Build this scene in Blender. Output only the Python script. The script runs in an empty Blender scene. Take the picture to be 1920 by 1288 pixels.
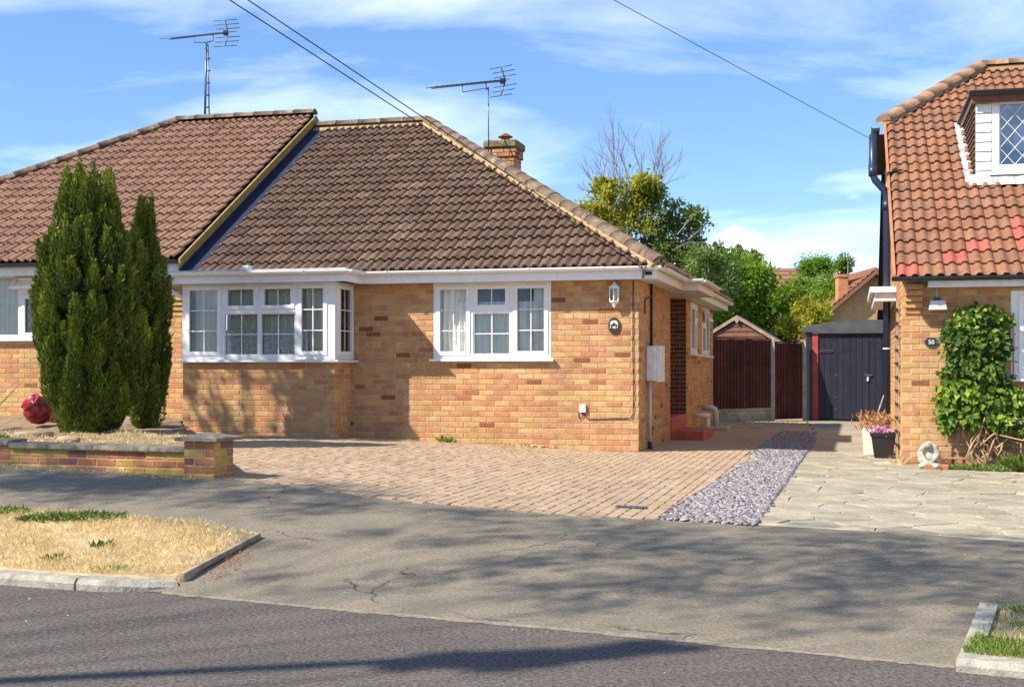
import bpy, bmesh, math, random
import numpy as np
from mathutils import Matrix, Vector, Quaternion

random.seed(7)
rng = np.random.default_rng(7)
S = bpy.context.scene
C = S.collection
R = math.radians

# ------------------------------------------------------------------ camera, sky, sun, exposure
EYE = 1.35
cam_d = bpy.data.cameras.new('camera')
cam_d.sensor_width = 36.0
cam_d.lens = 45.0
cam_d.shift_y = 0.024
cam_d.clip_start = 0.05
cam_d.clip_end = 3000
cam = bpy.data.objects.new('camera', cam_d)
C.objects.link(cam)
cam.location = (0, 0, EYE)
cam.rotation_euler = (R(90), 0, 0)
S.camera = cam

SUN_AZ = R(25.0)      # heading in which the light travels, measured from +X
SUN_EL = R(42.5)
sun_dir = Vector((math.cos(SUN_AZ) * math.cos(SUN_EL), math.sin(SUN_AZ) * math.cos(SUN_EL), -math.sin(SUN_EL)))
sun_d = bpy.data.lights.new('sun', 'SUN')
sun_d.energy = 3.15
sun_d.angle = R(0.55)
sun_d.color = (1.0, 0.92, 0.79)
sun = bpy.data.objects.new('sun', sun_d)
C.objects.link(sun)
sun.rotation_euler = sun_dir.to_track_quat('-Z', 'Y').to_euler()
sun.location = (-20, -10, 20)

W = bpy.data.worlds.new('World')
S.world = W
W.use_nodes = True
wn, wl = W.node_tree.nodes, W.node_tree.links
wn.clear()


def N(tree, kind, **kw):
    n = tree.nodes.new(kind)
    for k, v in kw.items():
        if k == 'inp':
            for a, b in v.items():
                n.inputs[a].default_value = b
        else:
            setattr(n, k, v)
    return n


def build_sky():
    T = W.node_tree
    L = T.links.new
    out = N(T, 'ShaderNodeOutputWorld')
    bg = N(T, 'ShaderNodeBackground', inp={'Strength': 0.15})
    sky = N(T, 'ShaderNodeTexSky')
    sky.sky_type = 'NISHITA'
    sky.sun_disc = False
    sky.sun_elevation = SUN_EL
    sky.sun_rotation = math.atan2(-sun_dir.x, -sun_dir.y)
    sky.air_density = 0.5
    sky.dust_density = 0.0
    sky.ozone_density = 3.0
    tc = N(T, 'ShaderNodeTexCoord')
    sep = N(T, 'ShaderNodeSeparateXYZ')
    L(tc.outputs['Generated'], sep.inputs[0])
    # project the view direction on a flat cloud deck: p = d.xy / (d.z + .12)
    add = N(T, 'ShaderNodeMath', operation='ADD', inp={1: 0.16})
    L(sep.outputs['Z'], add.inputs[0])
    mx = N(T, 'ShaderNodeMath', operation='MAXIMUM', inp={1: 0.03})
    L(add.outputs[0], mx.inputs[0])
    dx = N(T, 'ShaderNodeMath', operation='DIVIDE')
    dy = N(T, 'ShaderNodeMath', operation='DIVIDE')
    L(sep.outputs['X'], dx.inputs[0]); L(mx.outputs[0], dx.inputs[1])
    L(sep.outputs['Y'], dy.inputs[0]); L(mx.outputs[0], dy.inputs[1])
    cmb = N(T, 'ShaderNodeCombineXYZ')
    L(dx.outputs[0], cmb.inputs[0]); L(dy.outputs[0], cmb.inputs[1])
    # high streaky cirrus
    mp = N(T, 'ShaderNodeMapping')
    mp.inputs['Rotation'].default_value = (0, 0, R(-14))
    mp.inputs['Scale'].default_value = (0.70, 1.0, 1)
    mp.inputs['Location'].default_value = (CIR[0], CIR[1], 0)
    L(cmb.outputs[0], mp.inputs[0])
    n1 = N(T, 'ShaderNodeTexNoise', inp={'Scale': 1.25, 'Detail': 8.0, 'Roughness': 0.55, 'Distortion': 0.45})
    L(mp.outputs[0], n1.inputs['Vector'])
    r1 = N(T, 'ShaderNodeValToRGB')
    r1.color_ramp.elements[0].position = 0.485
    r1.color_ramp.elements[1].position = 0.90
    L(n1.outputs['Fac'], r1.inputs[0])
    k1 = N(T, 'ShaderNodeMath', operation='MULTIPLY', inp={1: 0.74})
    L(r1.outputs[0], k1.inputs[0])
    # low cumulus near the skyline
    mp2 = N(T, 'ShaderNodeMapping')
    mp2.inputs['Scale'].default_value = (1, 1, 1.9)
    mp2.inputs['Location'].default_value = (CUM[0], CUM[1], CUM[2])
    L(tc.outputs['Generated'], mp2.inputs[0])
    n2 = N(T, 'ShaderNodeTexNoise', inp={'Scale': 6.5, 'Detail': 6.0, 'Roughness': 0.5, 'Distortion': 0.15})
    L(mp2.outputs[0], n2.inputs['Vector'])
    r2 = N(T, 'ShaderNodeValToRGB')
    r2.color_ramp.elements[0].position = 0.56
    r2.color_ramp.elements[1].position = 0.64
    L(n2.outputs['Fac'], r2.inputs[0])
    band = N(T, 'ShaderNodeMapRange', inp={'From Min': 0.095, 'From Max': 0.15, 'To Min': 1.0, 'To Max': 0.0})
    L(sep.outputs['Z'], band.inputs['Value'])
    k2 = N(T, 'ShaderNodeMath', operation='MULTIPLY')
    L(r2.outputs[0], k2.inputs[0]); L(band.outputs[0], k2.inputs[1])
    tot = N(T, 'ShaderNodeMath', operation='MAXIMUM')
    L(k1.outputs[0], tot.inputs[0]); L(k2.outputs[0], tot.inputs[1])
    mix = N(T, 'ShaderNodeMixRGB', inp={'Color2': (6.0, 6.2, 6.7, 1)})
    L(tot.outputs[0], mix.inputs['Fac'])
    gm = N(T, 'ShaderNodeGamma', inp={'Gamma': SKYG})
    L(sky.outputs[0], gm.inputs['Color'])
    hs = N(T, 'ShaderNodeHueSaturation', inp={'Hue': SKYH, 'Saturation': SKYS, 'Value': SKYV})
    L(gm.outputs[0], hs.inputs['Color'])
    L(hs.outputs[0], mix.inputs['Color1'])
    L(mix.outputs[0], bg.inputs['Color'])
    L(bg.outputs[0], out.inputs[0])


CIR = (18.42, 5.0)
CUM = (3.03, .5, -0.03)
SKYG, SKYH, SKYS, SKYV = 0.66, 0.504, 1.30, 1.07
build_sky()

S.view_settings.view_transform = 'Standard'
S.view_settings.look = 'None'
S.view_settings.gamma = 1
S.view_settings.exposure = 1.42
S.view_settings.use_curve_mapping = False
S.render.engine = 'CYCLES'
S.cycles.max_bounces = 6
S.cycles.diffuse_bounces = 3
S.cycles.glossy_bounces = 3
S.cycles.transparent_max_bounces = 8
S.cycles.caustics_reflective = False
S.cycles.caustics_refractive = False
S.cycles.use_denoising = True

# ------------------------------------------------------------------ materials
M = {}


def mat(name, cols, rough=0.85, nscale=6.0, namp=0.25, bump=0.0, bscale=80.0, spec=0.3, metal=0.0, const=False,
        nscale2=None, namp2=0.0, detail=4.0, stain=None, cracks=None):
    """cols: one colour or [(pos, colour)...] picked by a per-piece random value; world-space noise gives wear."""
    m = bpy.data.materials.new(name)
    m.use_nodes = True
    T = m.node_tree
    L = T.links.new
    b = T.nodes['Principled BSDF']
    b.inputs['Roughness'].default_value = rough
    b.inputs['Metallic'].default_value = metal
    b.inputs['Specular IOR Level'].default_value = spec
    geo = N(T, 'ShaderNodeNewGeometry')
    if isinstance(cols[0], (tuple, list)):
        oi = N(T, 'ShaderNodeObjectInfo')
        at = N(T, 'ShaderNodeAttribute', attribute_name='rnd')
        ad = N(T, 'ShaderNodeMath', operation='ADD')
        L(oi.outputs['Random'], ad.inputs[0]); L(at.outputs['Fac'], ad.inputs[1])
        fr = N(T, 'ShaderNodeMath', operation='FRACT')
        L(ad.outputs[0], fr.inputs[0])
        cr = N(T, 'ShaderNodeValToRGB')
        if const:
            cr.color_ramp.interpolation = 'CONSTANT'
        el = cr.color_ramp.elements
        while len(el) < len(cols):
            el.new(0.5)
        for e, (p, c) in zip(el, cols):
            e.position = p
            e.color = (*c, 1)
        L(fr.outputs[0], cr.inputs[0])
        col = cr.outputs[0]
    else:
        rgb = N(T, 'ShaderNodeRGB')
        rgb.outputs[0].default_value = (*cols, 1)
        col = rgb.outputs[0]
    for sc, am in ((nscale, namp), (nscale2, namp2)):
        if not sc or not am:
            continue
        nz = N(T, 'ShaderNodeTexNoise', inp={'Scale': sc, 'Detail': detail, 'Roughness': 0.6})
        L(geo.outputs['Position'], nz.inputs['Vector'])
        mr = N(T, 'ShaderNodeMapRange', inp={'From Min': 0.3, 'From Max': 0.7, 'To Min': 1 - am, 'To Max': 1 + am})
        mr.clamp = True
        L(nz.outputs['Fac'], mr.inputs['Value'])
        mu = N(T, 'ShaderNodeMixRGB', blend_type='MULTIPLY', inp={'Fac': 1.0})
        L(col, mu.inputs['Color1']); L(mr.outputs[0], mu.inputs['Color2'])
        col = mu.outputs[0]
    if stain:
        sc, lo, hi, sc_col, amt = stain
        nz = N(T, 'ShaderNodeTexNoise', inp={'Scale': sc, 'Detail': 5.0, 'Roughness': 0.65})
        L(geo.outputs['Position'], nz.inputs['Vector'])
        mr = N(T, 'ShaderNodeMapRange', inp={'From Min': lo, 'From Max': hi, 'To Min': 0.0, 'To Max': amt})
        mr.clamp = True
        L(nz.outputs['Fac'], mr.inputs['Value'])
        mu = N(T, 'ShaderNodeMixRGB', inp={'Color2': (*sc_col, 1)})
        L(mr.outputs[0], mu.inputs['Fac']); L(col, mu.inputs['Color1'])
        col = mu.outputs[0]
    if cracks:
        sc, wd = cracks
        nw = N(T, 'ShaderNodeTexNoise', inp={'Scale': 3.0, 'Detail': 4.0})
        L(geo.outputs['Position'], nw.inputs['Vector'])
        mxv = N(T, 'ShaderNodeVectorMath', operation='MULTIPLY_ADD')
        L(nw.outputs['Color'], mxv.inputs[0])
        mxv.inputs[1].default_value = (.5, .5, 0)
        L(geo.outputs['Position'], mxv.inputs[2])
        vo_ = N(T, 'ShaderNodeTexVoronoi', feature='DISTANCE_TO_EDGE', inp={'Scale': sc})
        L(mxv.outputs[0], vo_.inputs['Vector'])
        mr = N(T, 'ShaderNodeMapRange', inp={'From Min': 0.0, 'From Max': wd * sc, 'To Min': 1.0, 'To Max': 0.0})
        L(vo_.outputs['Distance'], mr.inputs['Value'])
        nm_ = N(T, 'ShaderNodeTexNoise', inp={'Scale': .9, 'Detail': 2.0})
        L(geo.outputs['Position'], nm_.inputs['Vector'])
        m2_ = N(T, 'ShaderNodeMapRange', inp={'From Min': .52, 'From Max': .60, 'To Min': 0.0, 'To Max': .85})
        L(nm_.outputs['Fac'], m2_.inputs['Value'])
        mm = N(T, 'ShaderNodeMath', operation='MULTIPLY')
        L(mr.outputs[0], mm.inputs[0]); L(m2_.outputs[0], mm.inputs[1])
        mu = N(T, 'ShaderNodeMixRGB', inp={'Color2': (.035, .03, .025, 1)})
        L(mm.outputs[0], mu.inputs['Fac']); L(col, mu.inputs['Color1'])
        col = mu.outputs[0]
    L(col, b.inputs['Base Color'])
    if bump:
        nb = N(T, 'ShaderNodeTexNoise', inp={'Scale': bscale, 'Detail': 3.0, 'Roughness': 0.6})
        L(geo.outputs['Position'], nb.inputs['Vector'])
        bp = N(T, 'ShaderNodeBump', inp={'Strength': bump, 'Distance': 0.01})
        L(nb.outputs['Fac'], bp.inputs['Height'])
        L(bp.outputs[0], b.inputs['Normal'])
    M[name] = m
    return m


def leafmat(name, cols, trans=0.35, rough=0.55):
    m = bpy.data.materials.new(name)
    m.use_nodes = True
    T = m.node_tree
    L = T.links.new
    T.nodes.clear()
    out = N(T, 'ShaderNodeOutputMaterial')
    at = N(T, 'ShaderNodeAttribute', attribute_name='rnd')
    cr = N(T, 'ShaderNodeValToRGB')
    el = cr.color_ramp.elements
    while len(el) < len(cols):
        el.new(0.5)
    for e, (p, c) in zip(el, cols):
        e.position = p
        e.color = (*c, 1)
    L(at.outputs['Fac'], cr.inputs[0])
    b = N(T, 'ShaderNodeBsdfPrincipled', inp={'Roughness': rough, 'Specular IOR Level': 0.3})
    t = N(T, 'ShaderNodeBsdfTranslucent')
    L(cr.outputs[0], b.inputs['Base Color']); L(cr.outputs[0], t.inputs['Color'])
    mx = N(T, 'ShaderNodeMixShader', inp={'Fac': trans})
    L(b.outputs[0], mx.inputs[1]); L(t.outputs[0], mx.inputs[2])
    L(mx.outputs[0], out.inputs[0])
    M[name] = m
    return m


def glassmat(name, tint=(1, 1, 1), add=0.0):
    m = bpy.data.materials.new(name)
    m.use_nodes = True
    T = m.node_tree
    L = T.links.new
    T.nodes.clear()
    out = N(T, 'ShaderNodeOutputMaterial')
    tr = N(T, 'ShaderNodeBsdfTransparent', inp={'Color': (*tint, 1)})
    gl = N(T, 'ShaderNodeBsdfGlossy', inp={'Roughness': 0.03})
    fr = N(T, 'ShaderNodeFresnel', inp={'IOR': 1.52})
    mr = N(T, 'ShaderNodeMath', operation='ADD', inp={1: add})
    geo = N(T, 'ShaderNodeNewGeometry')
    nz = N(T, 'ShaderNodeTexNoise', inp={'Scale': 2.2, 'Detail': 1.0})
    L(geo.outputs['Position'], nz.inputs['Vector'])
    bp = N(T, 'ShaderNodeBump', inp={'Strength': 0.06, 'Distance': 0.05})
    L(nz.outputs['Fac'], bp.inputs['Height'])
    L(bp.outputs[0], gl.inputs['Normal'])
    L(fr.outputs[0], mr.inputs[0])
    mx = N(T, 'ShaderNodeMixShader')
    L(mr.outputs[0], mx.inputs['Fac'])
    L(tr.outputs[0], mx.inputs[1]); L(gl.outputs[0], mx.inputs[2])
    L(mx.outputs[0], out.inputs[0])
    M[name] = m


BUFF = [(0.0, (.49, .268, .115)), (.13, (.52, .315, .142)), (.26, (.48, .240, .108)), (.39, (.51, .280, .140)), (.50, (.53, .335, .152)), (.60, (.46, .218, .108)),
        (.72, (.50, .295, .112)), (.83, (.43, .195, .088)), (.93, (.49, .250, .138)), (.965, (.24, .090, .042)), (.985, (.36, .14, .062))]
mat('brick', BUFF, .9, 9, .18, .5, 140, const=True, nscale2=1.1, namp2=.17, stain=(2.3, .56, .74, (.30, .17, .085), .45))
mat('brick_mortar', (.53, .39, .23), .95, 12, .2, .6, 160)
RED = [(0, (.46, .19, .09)), (.18, (.42, .15, .075)), (.34, (.52, .33, .085)), (.52, (.47, .21, .105)), (.66, (.50, .29, .08)), (.82, (.50, .34, .12)), (.95, (.26, .11, .08))]
mat('wall_brick', RED, .9, 5, .3, .5, 140, const=True)
mat('tile_brown', [(0, (.108, .064, .043)), (.2, (.132, .081, .055)), (.45, (.118, .071, .049)), (.7, (.155, .098, .066)), (.88, (.095, .057, .040)), (1, (.19, .126, .08))],
    .85, 3.0, .22, .35, 120, nscale2=26, namp2=.15, stain=(1.3, .52, .72, (.23, .16, .105), .35))
mat('tile_red', [(0, (.245, .138, .092)), (.3, (.285, .162, .108)), (.6, (.26, .147, .098)), (1, (.31, .18, .122))],
    .85, 3.0, .18, .35, 120, nscale2=26, namp2=.12)
mat('tile_orange', [(0, (.235, .108, .056)), (.3, (.275, .128, .068)), (.6, (.215, .097, .052)), (.85, (.26, .128, .074)), (1, (.19, .096, .058))],
    .85, 4.0, .2, .35, 120, nscale2=22, namp2=.2, stain=(2.4, .56, .72, (.28, .17, .10), .5))
mat('tile_new_red', (.38, .105, .068), .8, 5, .2, .3, 120)
mat('roof_mortar', (.36, .26, .135), .95, 14, .25, .6, 90)
mat('ridge_brown', [(0, (.125, .085, .062)), (.5, (.15, .10, .072)), (1, (.185, .13, .09))], .9, 10, .3, .5, 90, stain=(9, .56, .66, (.36, .31, .22), .7))
mat('ridge_orange', [(0, (.30, .16, .09)), (1, (.36, .19, .11))], .9, 10, .3, .5, 90, stain=(8, .5, .62, (.34, .28, .18), .7))
mat('deck_dark', (.03, .022, .018), .95, 5, .1)
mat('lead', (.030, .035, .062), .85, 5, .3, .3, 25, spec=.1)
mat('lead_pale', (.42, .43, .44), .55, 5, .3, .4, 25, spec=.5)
mat('barge', (.31, .205, .068), .8, 7, .25, .3, 40)
mat('upvc', (.80, .80, .79), .35, 3, .04, spec=.5, stain=(7, .52, .75, (.52, .49, .42), .32))
mat('upvc_cream', (.72, .66, .55), .45, 3, .06, spec=.4)
mat('upvc_old', (.72, .71, .68), .5, 9, .12, spec=.4)
mat('black_plastic', (.018, .022, .034), .4, 6, .2, spec=.5)
mat('navy_pipe', (.016, .030, .072), .38, 6, .15, spec=.5)
glassmat('glass', (.95, .97, .95), .025)
glassmat('glass_sky', (.62, .74, .92), .24)
mat('room_dark', (.20, .18, .15), .9, 2, .2)
mat('curtain', (.86, .82, .70), .9, 9, .06)
mat('net', (.90, .89, .82), .9, 5, .05)
mat('lace', (.86, .89, .86), .9, 40, .35, nscale2=22, namp2=.25)
mat('blind', (.74, .86, .86), .8, 4, .06)
mat('step_red', (.42, .085, .045), .6, 6, .2, .15, 60, spec=.4)
mat('concrete', (.40, .37, .32), .95, 8, .2, .5, 120)
mat('concrete_dark', (.30, .28, .22), .95, 5, .3, .5, 90, stain=(4, .5, .7, (.16, .16, .08), .6))
mat('coping', (.24, .205, .155), .95, 12, .4, .9, 50, stain=(7, .5, .66, (.11, .095, .06), .7))
mat('chimney_slab', (.21, .165, .095), .95, 9, .35, .8, 50, stain=(6, .5, .66, (.10, .085, .04), .7))
mat('kerb', [(0, (.33, .30, .25)), (1, (.41, .375, .31))], .95, 14, .3, .9, 60)
mat('asphalt_road', (.108, .092, .080), .92, 1.2, .12, 1.0, 48, nscale2=42, namp2=.62, stain=(58, .60, .68, (.34, .31, .29), .6))
mat('asphalt_path', (.205, .174, .128), .95, 1.6, .14, .8, 55, nscale2=48, namp2=.30, stain=(1.3, .50, .68, (.150, .138, .108), .65), cracks=(.55, .010))
mat('joint_sand', (.35, .265, .17), .95, 20, .3, .5, 150)
mat('paver', [(0, (.38, .272, .175)), (.25, (.41, .297, .195)), (.5, (.385, .265, .17)), (.75, (.43, .315, .21)), (1, (.355, .245, .16))], .92, 2.0, .14, .5, 150,
    nscale2=40, namp2=.12)
mat('flag', [(0, (.29, .255, .185)), (.25, (.37, .32, .225)), (.5, (.33, .295, .225)), (.75, (.41, .36, .255)), (1, (.26, .24, .185))], .92, 3, .22, .7, 60, nscale2=30, namp2=.2, stain=(4.5, .5, .7, (.21, .185, .13), .55))
mat('flag_joint', (.47, .405, .29), .95, 9, .3, .6, 90)
mat('slate', [(0, (.26, .228, .236)), (.3, (.33, .295, .296)), (.6, (.205, .178, .195)), (.85, (.42, .38, .37)), (1, (.15, .13, .148))], .75, 20, .2)
mat('drive_concrete', (.33, .285, .21), .95, 1.5, .2, .5, 100, nscale2=14, namp2=.16)
mat('soil', (.26, .185, .11), .98, 7, .35, .9, 40)
mat('soil_dry', (.50, .37, .21), .98, 6, .3, .8, 60)
mat('ground', (.24, .20, .12), .98, .4, .3, .5, 12)
mat('fence_brown', [(0, (.075, .018, .014)), (.5, (.095, .026, .018)), (1, (.06, .016, .014))], .8, 4, .35, .4, 60)
mat('shed_brown', [(0, (.16, .075, .05)), (1, (.20, .095, .065))], .8, 6, .25, .3, 60)
mat('wood_grey', (.34, .25, .18), .85, 8, .3, .4, 60)
mat('door_navy', [(0, (.009, .011, .026)), (1, (.013, .015, .032))], .55, 5, .3, .25, 60, spec=.5, stain=(22, .68, .70, (.4, .42, .46), .8))
mat('post_red', (.40, .07, .055), .7, 5, .25, .2, 60)
mat('felt', (.085, .09, .095), .9, 5, .25, .5, 90)
mat('chimney_clay', (.27, .085, .05), .85, 6, .25)
mat('terracotta', (.42, .16, .07), .8, 6, .2)
mat('red_glaze', (.32, .014, .02), .25, 6, .2, spec=.6)
mat('stone_ornament', (.46, .42, .34), .95, 14, .35, .9, 60, stain=(10, .5, .65, (.15, .13, .10), .7))
mat('metal_grey', (.12, .15, .20), .4, 6, .2, spec=.5, metal=.6)
mat('white_paint', (.82, .82, .80), .5, 5, .05)
mat('plate_dark', (.028, .022, .022), .45, 6, .1, spec=.5)
mat('plate_brown', (.12, .055, .025), .5, 6, .1)
mat('cable', (.012, .012, .014), .6, 6, .05)
mat('cable_brown', (.05, .025, .03), .6, 6, .05)
mat('drainpipe_grey', (.55, .53, .50), .5, 6, .1)
mat('bark', (.15, .12, .09), .95, 9, .35, .8, 40)
mat('twig', (.22, .20, .19), .95, 9, .25)
mat('stem_tan', (.42, .29, .16), .9, 9, .3)
mat('recess_shade_brick', [(0, (.10, .045, .03)), (.5, (.14, .06, .04)), (1, (.085, .04, .035))], .9, 9, .2, .5, 140)  # dark brick whose colour also carries the shade of the porch recess
mat('sand_grit', (.24, .205, .155), .95, 30, .3, .5, 90)
mat('far_tile', (.27, .125, .08), .9, 3, .15)
mat('pot_black', (.016, .016, .017), .4, 6, .1, spec=.5)
mat('quartz', (.5, .47, .42), .7, 6, .1)
mat('drain_metal', (.10, .10, .12), .5, 9, .2, spec=.5)
leafmat('cypress_leaf', [(0, (.028, .052, .007)), (.4, (.078, .125, .013)), (.75, (.165, .215, .021)), (1, (.29, .31, .035))], .12)
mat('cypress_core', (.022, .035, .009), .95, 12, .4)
leafmat('hedge_leaf', [(0, (.08, .17, .015)), (.5, (.22, .37, .035)), (1, (.42, .55, .08))], .55)
leafmat('dark_leaf', [(0, (.07, .11, .02)), (.5, (.18, .26, .045)), (1, (.36, .44, .09))], .55)
leafmat('olive_leaf', [(0, (.18, .20, .02)), (.5, (.40, .40, .04)), (1, (.60, .56, .08))], .55)
leafmat('ivy_leaf', [(0, (.035, .075, .012)), (.45, (.075, .15, .02)), (.8, (.15, .25, .03)), (1, (.33, .42, .05))], .35)
leafmat('straw', [(0, (.48, .34, .15)), (.5, (.70, .54, .27)), (.92, (.82, .67, .38)), (1, (.40, .36, .12))], .3)
leafmat('weed', [(0, (.05, .10, .02)), (.6, (.13, .22, .03)), (1, (.26, .34, .06))], .35)
leafmat('grey_weed', [(0, (.12, .19, .05)), (.6, (.26, .36, .10)), (1, (.42, .50, .19))], .45)
leafmat('pink_petal', [(0, (.62, .25, .48)), (1, (.80, .50, .68))], .4)
leafmat('dry_red', [(0, (.38, .10, .06)), (.5, (.50, .22, .10)), (1, (.60, .48, .18))], .35)
leafmat('yellow_leaf', [(0, (.30, .24, .02)), (1, (.55, .42, .04))], .4)


# ------------------------------------------------------------------ mesh helpers
def tag(o, label=None, cat=None, group=None, kind=None):
    for k, v in (('label', label), ('category', cat), ('group', group), ('kind', kind)):
        if v:
            o[k] = v
    return o


def empty(name, loc=(0, 0, 0), rz=0, parent=None):
    o = bpy.data.objects.new(name, None)
    C.objects.link(o)
    o.empty_display_size = .1
    o.location = loc
    o.rotation_euler = (0, 0, rz)
    if parent:
        o.parent = parent
    return o


class MB:
    def __init__(s):
        s.v, s.f, s.sm = [], [], []

    def add(s, vs, fs, smooth=False):
        k = len(s.v)
        s.v += [tuple(map(float, p)) for p in vs]
        s.f += [tuple(i + k for i in f) for f in fs]
        s.sm += [smooth] * len(fs)
        return s

    def box(s, x0, x1, y0, y1, z0, z1, ch=0.0):
        if x1 < x0: x0, x1 = x1, x0
        if y1 < y0: y0, y1 = y1, y0
        if z1 < z0: z0, z1 = z1, z0
        if ch <= 0:
            return s.add([(x0, y0, z0), (x1, y0, z0), (x1, y1, z0), (x0, y1, z0), (x0, y0, z1), (x1, y0, z1), (x1, y1, z1), (x0, y1, z1)],
                         [(3, 2, 1, 0), (4, 5, 6, 7), (0, 1, 5, 4), (1, 2, 6, 5), (2, 3, 7, 6), (3, 0, 4, 7)])
        bm = bmesh.new()
        bmesh.ops.create_cube(bm, size=1)
        for v in bm.verts:
            v.co = Vector(((x0 + x1) / 2 + v.co.x * (x1 - x0), (y0 + y1) / 2 + v.co.y * (y1 - y0), (z0 + z1) / 2 + v.co.z * (z1 - z0)))
        bmesh.ops.bevel(bm, geom=bm.edges[:], offset=ch, segments=1, affect='EDGES', profile=.5)
        bm.verts.ensure_lookup_table()
        vs = [v.co[:] for v in bm.verts]
        fs = [[v.index for v in f.verts] for f in bm.faces]
        bm.free()
        return s.add(vs, fs)

    def tube(s, pts, r, n=8, caps=True, smooth=True):
        pts = [Vector(p) for p in pts]
        rs = r if isinstance(r, (list, tuple)) else [r] * len(pts)
        vs, fs = [], []
        prev = None
        for i, p in enumerate(pts):
            d = (pts[min(i + 1, len(pts) - 1)] - pts[max(i - 1, 0)]).normalized()
            a = Vector((0, 0, 1)) if abs(d.z) < .95 else Vector((1, 0, 0))
            if prev is not None:
                a = prev
            u = d.cross(a).normalized()
            w = u.cross(d).normalized()
            prev = w
            for k in range(n):
                t = 2 * math.pi * k / n
                vs.append(p + (u * math.cos(t) + w * math.sin(t)) * rs[i])
        for i in range(len(pts) - 1):
            for k in range(n):
                fs.append((i * n + k, i * n + (k + 1) % n, (i + 1) * n + (k + 1) % n, (i + 1) * n + k))
        s.add(vs, fs, smooth)
        if caps:
            k = len(s.v) - len(vs)
            s.f += [tuple(k + i for i in range(n))[::-1], tuple(k + (len(pts) - 1) * n + i for i in range(n))]
            s.sm += [False, False]
        return s

    def lathe(s, prof, c=(0, 0, 0), n=16, smooth=True):
        vs, fs = [], []
        for r, z in prof:
            for k in range(n):
                t = 2 * math.pi * k / n
                vs.append((c[0] + r * math.cos(t), c[1] + r * math.sin(t), c[2] + z))
        for i in range(len(prof) - 1):
            for k in range(n):
                fs.append((i * n + k, i * n + (k + 1) % n, (i + 1) * n + (k + 1) % n, (i + 1) * n + k))
        return s.add(vs, fs, smooth)

    def prism(s, poly, a, b):
        """poly: list of 3D points (planar), extruded by the vector b-a added to each"""
        d = Vector(b) - Vector(a)
        n = len(poly)
        vs = [Vector(p) for p in poly] + [Vector(p) + d for p in poly]
        fs = [tuple(range(n))[::-1], tuple(range(n, 2 * n))]
        fs += [(i, (i + 1) % n, n + (i + 1) % n, n + i) for i in range(n)]
        return s.add(vs, fs)

    def build(s, name, m, parent=None, kind=None):
        me = bpy.data.meshes.new(name)
        me.from_pydata(s.v, [], s.f)
        me.polygons.foreach_set('use_smooth', s.sm)
        me.materials.append(M[m])
        bm = bmesh.new()
        bm.from_mesh(me)
        bmesh.ops.recalc_face_normals(bm, faces=bm.faces)
        bm.to_mesh(me)
        bm.free()
        o = bpy.data.objects.new(name, me)
        C.objects.link(o)
        if parent:
            o.parent = parent
        if kind:
            o['kind'] = kind
        return o


def np_obj(name, V, F, m, parent=None, rnd=None, smooth=False, kind=None):
    V = np.asarray(V, np.float32)
    F = np.asarray(F, np.int32)
    me = bpy.data.meshes.new(name)
    me.vertices.add(len(V))
    me.vertices.foreach_set('co', V.ravel())
    me.loops.add(F.size)
    me.loops.foreach_set('vertex_index', F.ravel())
    me.polygons.add(len(F))
    me.polygons.foreach_set('loop_start', np.arange(0, F.size, F.shape[1], dtype=np.int32))
    me.polygons.foreach_set('loop_total', np.full(len(F), F.shape[1], np.int32))
    if smooth:
        me.polygons.foreach_set('use_smooth', np.ones(len(F), bool))
    me.update(calc_edges=True)
    me.validate()
    if rnd is not None:
        a = me.attributes.new('rnd', 'FLOAT', 'FACE')
        a.data.foreach_set('value', np.asarray(rnd, np.float32))
    me.materials.append(M[m])
    o = bpy.data.objects.new(name, me)
    C.objects.link(o)
    if parent:
        o.parent = parent
    if kind:
        o['kind'] = kind
    return o


class Piece:
    """a small template mesh that is either linked many times or joined into one mesh"""
    def __init__(s, name, V, F, m, smooth=None):
        s.V = np.asarray(V, float)
        s.F = [tuple(f) for f in F]
        s.me = bpy.data.meshes.new(name)
        s.me.from_pydata([tuple(v) for v in V], [], s.F)
        if smooth is not None:
            s.me.polygons.foreach_set('use_smooth', smooth)
        s.me.materials.append(M[m])
        s.me.update()
        s.m = m
        s.smooth = smooth


def mtx(x, y, z, o):
    m = np.eye(4)
    m[:3, 0], m[:3, 1], m[:3, 2], m[:3, 3] = x, y, z, o
    return m


def emit(items, pieces, parent, name, joined, limit, override=None):
    """items: (priority, matrix) ; the `limit` with the highest priority become objects, the rest one joined 'stuff' part"""
    items = sorted(items, key=lambda t: -t[0])
    for it in items[:limit]:
        p = random.choice(pieces)
        o = bpy.data.objects.new(name, p.me)
        C.objects.link(o)
        o.parent = parent
        o.matrix_basis = Matrix(it[1].tolist())
        if len(it) > 2 and it[2]:
            o.material_slots[0].link = 'OBJECT'
            o.material_slots[0].material = M[it[2]]
    rest = items[limit:]
    if rest:
        V, F, rn, sm = [], [], [], []
        k = 0
        for it in rest:
            p = random.choice(pieces)
            V.append(p.V @ it[1][:3, :3].T + it[1][:3, 3])
            F += [tuple(i + k for i in f) for f in p.F]
            r = random.random()
            rn += [r] * len(p.F)
            sm += list(p.smooth) if p.smooth is not None else [False] * len(p.F)
            k += len(p.V)
        me = bpy.data.meshes.new(joined)
        me.from_pydata(np.concatenate(V).tolist(), [], F)
        me.polygons.foreach_set('use_smooth', sm)
        a = me.attributes.new('rnd', 'FLOAT', 'FACE')
        a.data.foreach_set('value', np.asarray(rn, np.float32))
        me.materials.append(M[pieces[0].m])
        o = bpy.data.objects.new(joined, me)
        C.objects.link(o)
        o.parent = parent
        o['kind'] = 'stuff'
        return o


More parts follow.
